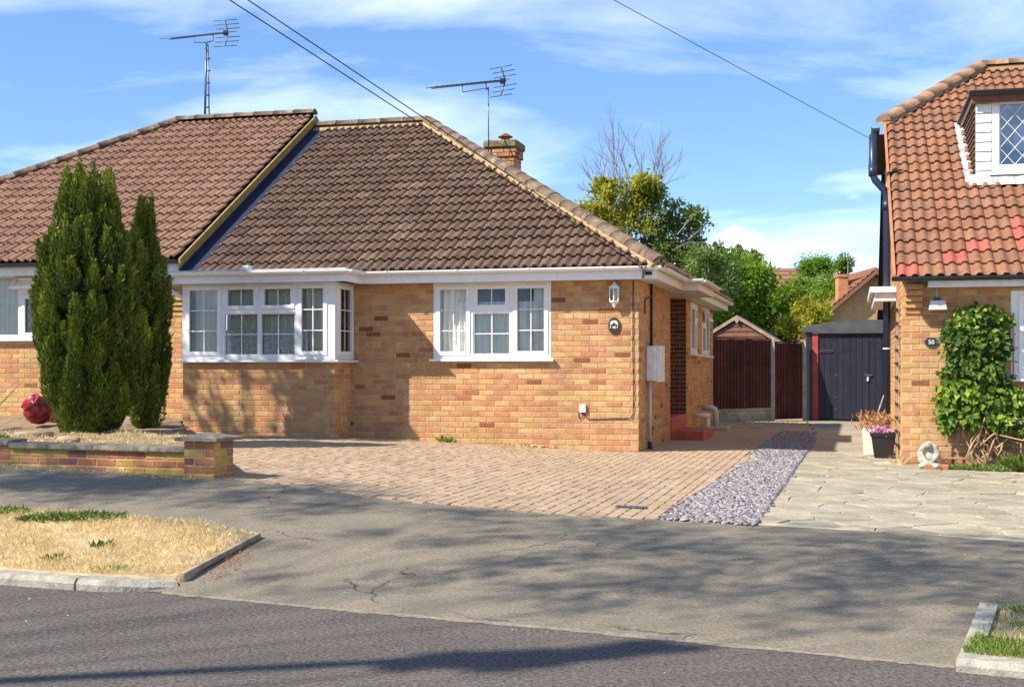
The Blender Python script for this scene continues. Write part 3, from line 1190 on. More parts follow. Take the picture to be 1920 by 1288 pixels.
def wall_run(a, b, z0, z1, limit):
    d = Vector((b[0] - a[0], b[1] - a[1], 0))
    L = d.length
    d.normalize()
    n = Vector((d.y, -d.x, 0))
    if n.y > 0: n = -n          # face towards the street
    core = MB()
    A, B = Vector((a[0] - PIER[0], a[1] - PIER[1], 0)), Vector((b[0] - PIER[0], b[1] - PIER[1], 0))
    core.prism([A - n * .006 + Vector((0, 0, -.1)), A - n * .006 + Vector((0, 0, z1)), A - n * .2 + Vector((0, 0, z1)), A - n * .2 + Vector((0, 0, -.1))], A, B)
    core.build('wall_core', 'brick_mortar', gw)
    xd = -n.cross(Vector((0, 0, 1)))
    # brick x axis along the face, y axis into the wall
    xd = Vector((0, 0, 1)).cross(n)
    its = []
    courses = int(round((z1 - z0) / .075))
    def place(x, z, ln):
        p = A + d * x
        return (-(p + Vector((PIER[0], PIER[1], 0))).length, mtx(xd * ln, -n, (0, 0, 1), p + Vector((0, 0, z))))
    its = brick_rows(0, L, z1 - courses * .075, courses, [], place)
    emit(its, WBRICKS, gw, 'brick', 'brickwork', limit)
    # coping slabs
    t = 0
    while t < L - .1:
        ln = min(random.uniform(.5, .75), L - t)
        mb = MB()
        p = A + d * t
        prof = [(.035, 0), (.04, .012), (.036, .05), (-.22, .056), (-.225, 0)]
        mb.prism([p + n * q + Vector((0, 0, z1 + .002 + r)) for q, r in prof], (0, 0, 0), d * (ln - .008))
        mb.build('coping_slab', 'coping', gw)
        t += ln


wall_run((PIER[0] - .12, PIER[1] + .03), WALL[1], .24, .555, 120)
wall_run(WALL[1], WALL[2], .27, .585, 60)
wall_run(WALL[2], WALL[3], .35, .62, 0)
# pier
pcore = MB()
ang = math.atan2(WALL[1][1] - PIER[1], WALL[1][0] - PIER[0])
d = Vector((math.cos(ang), math.sin(ang), 0))
n = Vector((d.y, -d.x, 0))
if n.y > 0: n = -n
w2 = .165
cz0 = Vector((.0, .02, 0))
base = [cz0 + d * a * (w2 - .006) + n * b * (w2 - .006) for a, b in ((-1, -1), (1, -1), (1, 1), (-1, 1))]
pcore.prism([p + Vector((0, 0, .1)) for p in base], (0, 0, 0), (0, 0, .575))
pcore.build('pier_core', 'brick_mortar', gw)
its = []
for k in range(6):
    z = .675 - .0375 - k * .075
    for (fd, nn) in ((d, n), (-d, -n), (n, -d), (-n, d)):
        xd = Vector((0, 0, 1)).cross(nn)
        a = -w2
        cuts = (.22, .11) if k % 2 else (.11, .22)
        for ln in cuts:
            p = cz0 + nn * w2 + xd * (a + ln / 2)
            its.append((1, mtx(xd * (ln - .01), -nn, (0, 0, 1), p + Vector((0, 0, z)))))
            a += ln
emit(its, WBRICKS, gw, 'brick', 'brickwork', 99)
cap = MB()
w3 = .225
bs = [cz0 + d * a * w3 + n * b * w3 for a, b in ((-1, -1), (1, -1), (1, 1), (-1, 1))]
cap.add([p + Vector((0, 0, .677)) for p in bs] + [p + Vector((0, 0, .708)) for p in bs] + [cz0 + Vector((0, 0, .755))],
        [(3, 2, 1, 0), (0, 1, 5, 4), (1, 2, 6, 5), (2, 3, 7, 6), (3, 0, 4, 7), (4, 5, 8), (5, 6, 8), (6, 7, 8), (7, 4, 8)])
cap.build('pier_cap', 'coping', gw)


def bed_z(x, y):
    return .555 + .05 * math.sin(x * 3.1) * math.cos(y * 2.3) * .5 + .02 * math.sin(x * 9 + y * 7) + .01 * (y - 14)


BED = [(PIER[0] - .05, PIER[1] + .2), (-4.97, 12.85), (-8.2, 14.28), (-10.5, 15.4), lw(-11.5, -.02), lw(-6.5, -.02), lw(-6.5, -.75)]
sheet('planting_bed', BED, bed_z, 'soil', .3)
# brick side of the raised bed along the drive
sd = MB()
a, b = Vector((PIER[0] + .10, PIER[1] + .15, 0)), Vector((*bayL, 0))
nn = Vector((b.y - a.y, -(b.x - a.x), 0)).normalized()
sd.prism([a + Vector((0, 0, .1)), a + Vector((0, 0, .56)), a - nn * .11 + Vector((0, 0, .56)), a - nn * .11 + Vector((0, 0, .1))], a, b)
tag(sd.build('retaining_wall', 'wall_brick'), 'low brick side wall holding up the planting bed beside the drive', 'wall')

# ------------------------------------------------------------------ windows
def window(parent, pos, rz, w, h, lights, sill=(.05, .06), depth=.07, sillmat='upvc', fmat='upvc', room=.9, glass='glass', lining='room_dark'):
    """lights: (x0, x1, z0, z1, columns, rows, kind) ; kind c casement, f fixed, d diamond leaded fixed, e diamond casement"""
    o = empty('window', pos, rz, parent)
    mb = MB()
    wall_boxes(mb, 0, w, 0, h, [l[:4] for l in lights], 0, depth)
    mb.build('frame', fmat, o)
    for (x0, x1, z0, z1, nc, nr, kd) in lights:
        g = .004
        if kd in 'ce':
            s = .046
            sb = MB()
            y0, y1 = -.014, .045
            e = .010
            sb.box(x0 - e, x1 + e, y0, y1, z0 - e, z0 + s, .004)
            sb.box(x0 - e, x1 + e, y0, y1, z1 - s, z1 + e, .004)
            sb.box(x0 - e, x0 + s, y0, y1, z0 + s, z1 - s)
            sb.box(x1 - s, x1 + e, y0, y1, z0 + s, z1 - s)
            sb.build('sash', fmat, o)
            ax, bx, az, bz, gy = x0 + s, x1 - s, z0 + s, z1 - s, .018
        else:
            s = .016
            sb = MB()
            sb.box(x0, x1, .012, .05, z0, z0 + s)
            sb.box(x0, x1, .012, .05, z1 - s, z1)
            sb.box(x0, x0 + s, .012, .05, z0 + s, z1 - s)
            sb.box(x1 - s, x1, .012, .05, z0 + s, z1 - s)
            sb.build('glazing_bead', fmat, o)
            ax, bx, az, bz, gy = x0 + s, x1 - s, z0 + s, z1 - s, .034
        pb = MB()
        pb.add([(ax - .004, gy, az - .004), (bx + .004, gy, az - .004), (bx + .004, gy, bz + .004), (ax - .004, gy, bz + .004)], [(0, 1, 2, 3)])
        pb.build('pane', glass, o)
        t = .0068
        if kd in 'cf':
            for k in range(1, nc):
                x = ax + (bx - ax) * k / nc
                MB().box(x - t, x + t, gy - .008, gy - .002, az, bz).build('glazing_bar', fmat, o)
            for k in range(1, nr):
                z = az + (bz - az) * k / nr
                MB().box(ax, bx, gy - .0095, gy - .003, z - t, z + t).build('glazing_bar', fmat, o)
        else:
            pw, ph = nc, nr
            lb = MB()
            r = .0045
            n = int((bx - ax) / pw + (bz - az) / ph) + 2
            for sg in (1, -1):
                for k in range(-n, n + 1):
                    # line through (ax + k*pw, az) with slope sg*ph/pw, clipped to the pane
                    p = []
                    for zz in (az, bz):
                        p.append((ax + k * pw + sg * (zz - az) * pw / ph, zz))
                    (xa, za), (xb, zb) = p
                    t0, t1 = 0.0, 1.0
                    dx = xb - xa
                    if abs(dx) < 1e-6: continue
                    ta, tb = (ax - xa) / dx, (bx - xa) / dx
                    if ta > tb: ta, tb = tb, ta
                    t0, t1 = max(t0, ta), min(t1, tb)
                    if t1 - t0 < .01: continue
                    yy = gy - .004 if sg > 0 else gy - .007
                    lb.tube([(xa + dx * t0, yy, za + (zb - za) * t0), (xa + dx * t1, yy, za + (zb - za) * t1)], r, 4, False, False)
            lb.build('lead_lattice', 'white_paint' if kd == 'd' else 'metal_grey', o)
    if sill:
        ov, pr = sill
        mb = MB()
        mb.prism([(-ov, -pr, -.032), (-ov, -pr, -.008), (-ov, -pr + .012, .0), (-ov, .0, .0), (-ov, .0, -.032)], (0, 0, 0), (w + 2 * ov, 0, 0))
        mb.build('sill', sillmat, o)
    if room:
        mb = MB()
        x0, x1, z0, z1, a, b = .01, w - .01, .01, h - .01, depth + .001, room
        mb.add([(x0, a, z0), (x1, a, z0), (x1, a, z1), (x0, a, z1), (x0, b, z0), (x1, b, z0), (x1, b, z1), (x0, b, z1)],
               [(0, 1, 5, 4), (1, 2, 6, 5), (2, 3, 7, 6), (3, 0, 4, 7), (4, 5, 6, 7)])
        mb.build('room_lining', lining, o)
    return o


def curtain(house, pos, rz, x0, x1, z0, z1, label, m='curtain', waves=9, amp=.02, y=.16, gather=0.0):
    n = max(24, waves * 8)
    V, F = [], []
    zs = [0, .15, .4, .7, 1.0]
    for j, t in enumerate(zs):
        for i in range(n + 1):
            u = i / n
            g = gather * (1 - abs(t - .35) / .65) if gather else 0
            uu = u * (1 - max(0, g)) if gather > 0 else u
            ph = u * waves * 6.283
            V.append((x0 + (x1 - x0) * uu, y + amp * math.sin(ph + .5 * math.sin(t * 2 + i * .05)) + amp * .4 * math.sin(ph * 2.3 + 1), z0 + (z1 - z0) * t))
    for j in range(len(zs) - 1):
        for i in range(n):
            k = j * (n + 1) + i
            F.append((k, k + 1, k + n + 2, k + n + 1))
    o = np_obj('curtain', V, F, m, smooth=True)
    hm = Matrix.Translation(house.location) @ Matrix.Rotation(house.rotation_euler.z, 4, 'Z')
    o.matrix_world = hm @ Matrix.Translation(pos) @ Matrix.Rotation(rz, 4, 'Z')
    tag(o, label, 'curtain', 'curtains behind the windows')
    return o


# ------------------------------------------------------------------ the bungalow
bung = empty('bungalow', (PB[0], PB[1], 0), -TH)
tag(bung, 'buff brick bungalow with brown tiled hipped roof and white bay window', 'bungalow')
XL = -6.75                       # party line
BX0, BX1, BY = -6.463, -4.121, -.70
FW = (-2.92, -1.221, 1.478, 2.545)
Z0B = 2.545 - 33 * .075


def build_bungalow_walls():
    w = MB()
    wall_boxes(w, XL, -.005, -.1, 2.6, [FW, (-6.3, -4.3, 1.47, 2.5)], .006, .12)
    wall_boxes(w, BX0 + .006, BX1 - .006, -.1, 1.44, [], BY + .006, BY + .1)
    w.box(BX1 - .1, BX1 - .006, BY + .1, .006, -.1, 1.44)
    w.box(BX0 + .006, BX0 + .1, BY + .1, .006, -.1, 1.44)
    # side wall with the porch recess and two windows (drawn as boxes in x/y)
    SW = [(5.69, 6.74, 1.60, 2.54), (7.44, 8.75, 1.585, 2.54)]
    ys = [.12, 3.077]
    w.box(-.12, -.006, .12, 3.077, -.1, 2.6)
    zs = [(5.089 + .006, 5.69, -.1, 2.6), (5.69, 6.74, -.1, 1.60), (6.74, 7.44, -.1, 2.6), (7.44, 8.75, -.1, 1.585), (8.75, 9.46, -.1, 2.6), (5.69, 6.74, 2.54, 2.6), (7.44, 8.75, 2.54, 2.6)]
    for a, b, c, d in zs:
        w.box(-.12, -.006, a, b, c, d)
    w.box(-1.2, -.12, 5.095, 5.2, -.1, 2.6)       # far cheek of the porch
    w.box(-1.2, -.12, 2.96, 3.077, -.1, 2.6)
    w.box(-1.3, -1.2, 2.96, 5.2, -.1, 2.6)
    w.box(XL, -.006, 9.36, 9.455, -.1, 2.6)
    wall = w.build('wall', 'brick_mortar', bung)
    X, Y, Zv = (1, 0, 0), (0, 1, 0), (0, 0, 1)
    it = []
    fr = lambda y: (lambda x, z, ln: (-(lw(x, y)[1]) + .1 * x, mtx((ln, 0, 0), Y, Zv, (x, y, z))))
    rt = lambda x0: (lambda y, z, ln: (-lw(x0, y)[1] - 3, mtx((0, ln, 0), (-1, 0, 0), Zv, (x0, y, z))))
    lf = lambda x0: (lambda y, z, ln: (-99, mtx((0, -ln, 0), (1, 0, 0), Zv, (x0, y, z))))
    # corner bonding: odd courses give way to the stretcher of the side wall
    for k in range(33):
        zz = Z0B + k * .075
        x_end = 0 if k % 2 == 0 else -.1125
        it += brick_rows(BX1 + .002, x_end, zz, 1, [(FW[0], FW[1], FW[2] - .02, FW[3])], fr(0.0), first=0, shift=0 if k % 2 == 0 else -.1125)
        ys = .1125 if k % 2 == 0 else 0.0
        it += brick_rows(ys, 3.077, zz, 1, [], rt(0.0), shift=ys)
        it += brick_rows(5.110, 9.46, zz, 1, SW, rt(0.0), shift=5.089 + (.1125 if k % 2 else 0))
        it += [(-9, t[1] @ np.diag([1, .18, 1, 1]), 'recess_shade_brick') for t in brick_rows(-1.2, -.003, zz, 1, [], fr(5.089), shift=0 if k % 2 else .1125)]
        it += brick_rows(XL, BX0 - .002, zz, 1, [], fr(0.0), shift=XL + (.1125 if k % 2 else 0))
    for k in range(18):
        zz = Z0B + k * .075
        it += brick_rows(BX0, BX1 if k % 2 == 0 else BX1 - .1125, zz, 1, [], fr(BY), shift=BX0 + (.1125 if k % 2 else 0))
        ys = BY + (.1125 if k % 2 == 0 else 0.0)
        it += brick_rows(ys, -.002, zz, 1, [], rt(BX1), shift=ys)
        it += brick_rows(BY + .11, -.002, zz, 1, [], lf(BX0))
    # only pieces above the paving are worth having
    it = [t for t in it if t[1][2, 3] > .06]
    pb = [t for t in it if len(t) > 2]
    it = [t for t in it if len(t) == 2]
    PBR = [brick_piece('recess_shade_brick', .0015) for _ in range(3)]
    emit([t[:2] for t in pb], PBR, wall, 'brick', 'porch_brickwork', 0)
    emit(it, BRICKS, wall, 'brick', 'brickwork', 300)
    # corbelled bricks under the party eaves
    for k in range(5):
        z = 2.16 + k * .075
        for x in (-6.93, -6.72):
            o = bpy.data.objects.new('brick', BRICKS[k].me)
            C.objects.link(o)
            o.parent = wall
            o.matrix_basis = Matrix(mtx((.2, 0, 0), Y, Zv, (x, -.012 - .022 * k, z)).tolist())


build_bungalow_walls()

# --- roof
SL = .615
nf = math.hypot(1, SL)
EO = .34
EZ = 2.70
RY = 4.55
RZ = EZ + (RY + EO) * SL


def build_bungalow_roof():
    d = MB()
    e = .035
    A, B_, Cc, D = (XL, -EO, EZ - e), (EO, -EO, EZ - e), (-RY, RY, RZ - e), (XL, RY, RZ - e)
    Bb, Ab = (EO, 2 * RY + EO, EZ - e), (XL, 2 * RY + EO, EZ - e)
    d.add([A, B_, Cc, D, Bb, Ab], [(0, 1, 2, 3), (1, 4, 2), (4, 5, 3, 2)])
    roof = d.build('roof', 'deck_dark', bung)
    w = .272
    g = .310
    up = Vector((0, 1, SL)).normalized()
    sl_len = (RY + EO) * nf
    rows = int(sl_len / g) + 1
    pc = tile_piece('tile_brown', w, g + .055)
    hipn = Vector((1, 1, 0)).normalized()
    lay_tiles(pc, roof, (0, -EO - .03, EZ - .02), (1, 0, 0), up, rows, g, w, lambda r: (XL + .27, EO + .1), [((EO, -EO, 0), tuple(hipn)), ((0, RY, 0), (0, 1, 0))], 300,
              lambda r, x: -r + .05 * x)
    # hip end, seen edge-on
    up2 = Vector((-1, 0, SL)).normalized()
    pc2 = tile_piece('tile_brown', w, g + .055)
    lay_tiles(pc2, roof, (EO + .03, 0, EZ - .02), (0, 1, 0), up2, rows, g, w, lambda r: (-EO - .1, 2 * RY + EO + .1),
              [((EO, -EO, 0), tuple(-hipn)), ((EO, 2 * RY + EO, 0), tuple(Vector((-1, 1, 0)).normalized()))], 0, lambda r, x: -r)
    # mortar beds and ridge / hip tiles
    mb = MB()
    hv = Vector((-RY - EO, RY + EO, RZ - EZ))
    h0 = Vector((EO, -EO, EZ))
    nfr = Vector((0, -SL, 1)).normalized()
    nsd = Vector((SL, 0, 1)).normalized()
    alongf = Vector((-1, -1 * 0, 0))
    hd = hv.normalized()
    for nrm, side in ((nfr, 1), (nsd, -1)):
        acr = hd.cross(nrm).normalized()
        if (acr.x > 0) == (side == 1): acr = -acr
        p = h0 + nrm * .0 + Vector((0, 0, .0))
        mb.prism([p + acr * .150 + nrm * .02, p + acr * .132 + nrm * .058, p + nrm * .10, p + nrm * .0], p, p + hv)
    rp0, rp1 = Vector((-RY, RY, RZ)), Vector((XL + .05, RY, RZ))
    mb.prism([rp0 + Vector((0, -.15, -.15 * SL + .01)), rp0 + Vector((0, -.135, -.15 * SL + .07)), rp0 + Vector((0, 0, .1)), rp0 + Vector((0, .15, -.08))], rp0, rp1)
    mb.build('mortar_bed', 'roof_mortar', roof)
    half_round(roof, 'hip_tile', h0 + Vector((0, 0, .035)), h0 + hv + Vector((0, 0, .05)), Vector((0, 0, 1)), .125, .36, 'ridge_brown', gap=.004)
    half_round(roof, 'ridge_tile', rp0 + Vector((0, 0, .055)), rp1 + Vector((0, 0, .055)), Vector((0, 0, 1)), .125, .40, 'ridge_brown', gap=.006)


build_bungalow_roof()


def build_bungalow_trim():
    f = MB()
    # front fascia, then side fascia A, canopy B, side C
    f.box(BX1 + .22, EO - .06, -.28, -.258, 2.535, 2.69)
    f.box(BX0 - .12, BX1 + .20, BY - .20, BY - .178, 2.535, 2.69)
    f.box(BX1 + .20, BX1 + .222, BY - .20, -.258, 2.535, 2.69)
    f.box(BX0 - .14, BX0 - .12, BY - .20, -.1, 2.535, 2.69)
    f.build('fascia', 'upvc', bung)
    f = MB()
    xa, xc = .28, .53
    f.box(xa - .022, xa, -.257, 2.42, 2.535, 2.69)
    f.box(xa, xc, 2.42, 2.442, 2.535, 2.69)
    f.box(xc - .022, xc, 2.4425, 4.52, 2.535, 2.69)
    f.box(xa, xc - .0225, 4.498, 4.52, 2.535, 2.69)
    f.box(xa - .022, xa, 4.5205, 9.72, 2.535, 2.69)
    f.build('fascia', 'upvc_cream', bung)
    # soffit boards with narrow grooves
    for k in range(3):
        MB().box(.004 + k * .086, .086 + k * .086, -.25, 9.7, 2.545, 2.555).build('soffit_board', 'upvc_old', bung)
    for k in range(3):
        MB().box(.262 + k * .082, .34 + k * .082, 2.45, 4.49, 2.546, 2.556).build('soffit_board', 'upvc_old', bung)
    MB().box(BX1 + .24, .003, -.257, .1, 2.546, 2.556).build('soffit_board', 'upvc_old', bung)
    MB().box(BX0 - .1, BX1 + .19, BY - .17, BY + .1, 2.566, 2.576).build('soffit_board', 'upvc_old', bung)
    # porch ceiling
    MB().box(-1.2, .003, 3.08, 5.085, 2.557, 2.567).build('porch_ceiling', 'upvc_old', bung)
    # flat lead roof over the bay and over the canopy
    l = MB()
    l.box(BX0 - .16, BX1 + .26, BY - .26, -.29, 2.69, 2.715)
    l.build('bay_roof', 'lead_pale', bung)
    l = MB()
    l.box(.30, .60, 2.40, 4.55, 2.692, 2.712)
    l.build('canopy_roof', 'lead_pale', bung)
    zg = 2.70
    g = MB()
    gutter(g, (BX1 + .28, -.338, zg), (.36, -.338, zg), (0, -1, 0))
    gutter(g, (BX0 - .2, BY - .258, zg - .01), (BX1 + .32, BY - .258, zg - .01), (0, -1, 0))
    gutter(g, (BX1 + .28, BY - .21, zg - .006), (BX1 + .28, -.30, zg - .004), (1, 0, 0))
    g.build('gutter', 'upvc', bung)
    gutter_clips(bung, (BX1 + .28, -.338, zg + .003), (.36, -.338, zg + .003), (0, -1, 0), 'upvc', 1.02)
    gutter_clips(bung, (BX0 - .2, BY - .258, zg - .007), (BX1 + .3, BY - .258, zg - .007), (0, -1, 0), 'upvc', .92)
    g = MB()
    gutter(g, (.342, -.34, zg), (.342, 2.36, zg - .002), (1, 0, 0))
    gutter(g, (.30, 2.36, zg - .004), (.59, 2.36, zg - .004), (0, -1, 0))
    gutter(g, (.592, 2.33, zg - .006), (.592, 4.58, zg - .006), (1, 0, 0))
    gutter(g, (.342, 4.58, zg - .006), (.342, 9.80, zg - .006), (1, 0, 0))
    g.build('gutter', 'upvc_old', bung)
    # gutter outlet and swan-neck down pipe left of the bay
    p = MB()
    x0 = BX0 - .10
    p.tube([(x0, BY - .25, 2.64), (x0, BY - .25, 2.52), (x0 + .02, BY - .18, 2.44), (x0 + .04, -.16, 2.27), (x0 + .05, -.06, 2.2), (x0 + .05, -.06, .65)], .034, 8)
    p.build('downpipe', 'upvc', bung)
    # lump of flashing on the bay gutter
    MB().box(-5.42, -5.30, BY - .24, BY - .12, 2.69, 2.775, .02).build('roof_outlet', 'upvc_old', bung)


build_bungalow_trim()

# --- windows
FWW, FWH = FW[1] - FW[0], FW[3] - FW[2]
lights = [(.05, .525, .06, FWH - .05, 2, 3, 'c'),
          (.60, 1.095, FWH - .36, FWH - .05, 2, 1, 'c'), (.58, 1.115, .06, FWH - .425, 2, 2, 'f'),
          (1.175, FWW - .05, .06, FWH - .05, 2, 3, 'c')]
window(bung, (FW[0], .0, FW[2]), 0, FWW, FWH, lights, sill=(.045, .075), room=1.0)
# bay: front, right return, left return
BW = BX1 - BX0
BH = 2.545 - 1.468
bl = [(.07, .60, .07, BH - .045, 2, 3, 'c'),
      (.67, 1.16, BH - .36, BH - .045, 2, 1, 'c'), (.65, 1.18, .06, BH - .425, 2, 2, 'f'),
      (1.235, 1.725, BH - .36, BH - .045, 2, 1, 'c'), (1.215, 1.745, .06, BH - .425, 2, 2, 'f'),
      (1.80, 2.215, .07, BH - .045, 2, 3, 'c')]
window(bung, (BX0, BY, 1.468), 0, BW, BH, bl, sill=None, depth=.07, room=0)
window(bung, (BX1, BY + .075, 1.468), R(90), -BY - .08, BH, [(.06, -BY - .14, .07, BH - .045, 2, 3, 'c')], sill=None, room=0)
window(bung, (BX0, -.003, 1.468), R(-90), -BY - .08, BH, [(.06, -BY - .14, .07, BH - .045, 2, 3, 'c')], sill=None, room=0)
s = MB()
s.box(BX0 - .05, BX1 + .075, BY - .075, BY + .02, 1.430, 1.464, .006)
s.box(BX1 - .02, BX1 + .075, BY + .021, .0, 1.431, 1.463, .006)
s.build('bay_sill', 'upvc', bung)
rm = MB()
rm.add([(BX0 + .09, BY + .09, 1.47), (BX1 - .09, BY + .09, 1.47), (BX1 - .09, 1.4, 1.47), (BX0 + .09, 1.4, 1.47), (BX0 + .09, BY + .09, 2.54), (BX1 - .09, BY + .09, 2.54), (BX1 - .09, 1.4, 2.54), (BX0 + .09, 1.4, 2.54)],
       [(0, 1, 2, 3), (4, 5, 6, 7), (2, 3, 7, 6)])
rm.build('room_lining', 'room_dark', bung)
# two narrow side windows beyond the porch
window(bung, (0, 5.69, 1.60), R(90), 1.05, .93, [(.06, .60, .06, .86, 1, 1, 'c'), (.68, .99, .62, .86, 1, 1, 'c'), (.68, .99, .06, .55, 1, 1, 'f')], sill=(.05, .09), lining='curtain')
w2_ = window(bung, (0, 7.44, 1.585), R(90), 1.31, .945, [(.06, .62, .06, .58, 1, 1, 'c'), (.70, 1.25, .06, .88, 1, 1, 'c'), (.06, .62, .64, .88, 1, 1, 'f')], sill=(.05, .09), lining='curtain')
# its small top light stands open
mb = MB()
wall_boxes(mb, 0, .54, -.26, 0, [(.05, .49, -.21, -.05)], -.02, .02)
o = mb.build('open_top_light', 'upvc', w2_)
o.location = (.07, -.02, .89)
o.rotation_euler = (R(-28), 0, 0)

P = (FW[0], 0, FW[2])
curtain(bung, P, 0, .06, .56, .03, FWH - .03, 'gathered cream curtain in the left casement of the three-light window', 'curtain', 5, .030, .14, .25)
curtain(bung, P, 0, .84, 1.18, .03, FWH - .45, 'cream curtain behind the middle light of the three-light window', 'curtain', 5, .026, .135)
curtain(bung, P, 0, 1.42, FWW - .04, .03, FWH - .03, 'cream curtain at the right end of the three-light window', 'curtain', 4, .026, .135)
curtain(bung, P, 0, .30, 1.50, .03, .80, 'patterned net curtain across the three-light window', 'net', 15, .026, .11)
Q = (BX0, BY, 1.468)
curtain(bung, Q, 0, .12, .62, .02, BH - .03, 'long cream curtain at the left end of the bay window', 'curtain', 5, .03, .14, .2)
curtain(bung, Q, 0, 1.86, 2.25, .02, BH - .03, 'long cream curtain at the right end of the bay window', 'curtain', 4, .03, .14)
curtain(bung, Q, 0, .62, 1.90, .30, BH - .03, 'gathered net curtain across the middle lights of the bay window', 'curtain', 13, .032, .135)
curtain(bung, Q, 0, .62, 1.90, .02, .42, 'lace valance along the bottom of the bay window', 'lace', 16, .014, .095)
# porch: door at the back, two red steps
mb = MB()
mb.box(-1.19, -1.15, 3.4, 4.6, .62, 2.5)
mb.build('front_door', 'upvc', bung)
st = empty('entrance_steps', (0, 0, 0), 0, bung)
MB().box(-1.18, .012, 3.095, 5.075, 0, .56, .01).build('step', 'step_red', st)
MB().box(-.02, .52, 3.12, 4.62, 0, .345, .012).build('step', 'step_red', st)

# --- chimney
def build_chimney():
    c = empty('chimney', (0, 0, 0), 0, bung)
    cx, cy = -3.26, 5.03
    core = MB()
    core.box(cx - .24, cx + .24, cy - .24, cy + .24, 4.2, 5.24)
    core.build('stack_core', 'brick_mortar', c)
    it = []
    Zv = (0, 0, 1)
    for k in range(14):
        z = 5.25 - .0375 - k * .075
        h = .25 + (.03 if k in (0, 1) else .0)
        for (xa, ya, p) in (((1, 0, 0), (0, 1, 0), (cx, cy - h)), ((0, 1, 0), (-1, 0, 0), (cx + h, cy)), ((0, -1, 0), (1, 0, 0), (cx - h, cy))):
            a = -h
            for ln in ((.225, .225, .15) if k % 2 else (.1125, .225, .225, .04)):
                ln = min(ln, h - a)
                if ln < .03: continue
                q = a + ln / 2
                it.append((1, mtx(np.array(xa) * (ln - .01), ya, Zv, (p[0] + xa[0] * q, p[1] + xa[1] * q, z))))
                a += ln
    emit(it, BRICKS, c, 'brick', 'brickwork', 200)
    s = MB()
    s.box(cx - .315, cx + .315, cy - .315, cy + .315, 5.252, 5.40, .03)
    s.build('crown_slab', 'chimney_slab', c)
    p = MB()
    p.lathe([(.09, 0), (.095, .03), (.08, .05), (.078, .09)], (cx + .02, cy, 5.40), 16)
    p.lathe([(.0, .165), (.03, .16), (.09, .125), (.135, .10), (.137, .088), (.07, .082)], (cx + .02, cy, 5.40), 16)
    p.build('chimney_pot', 'chimney_clay', c)


build_chimney()


# ------------------------------------------------------------------ the attached house on the left
UP = .25
left = empty('attached_house', (*lw(XL, 0), 0), -TH)
tag(left, 'attached brick house with redder tiled roof behind the conifers', 'house')


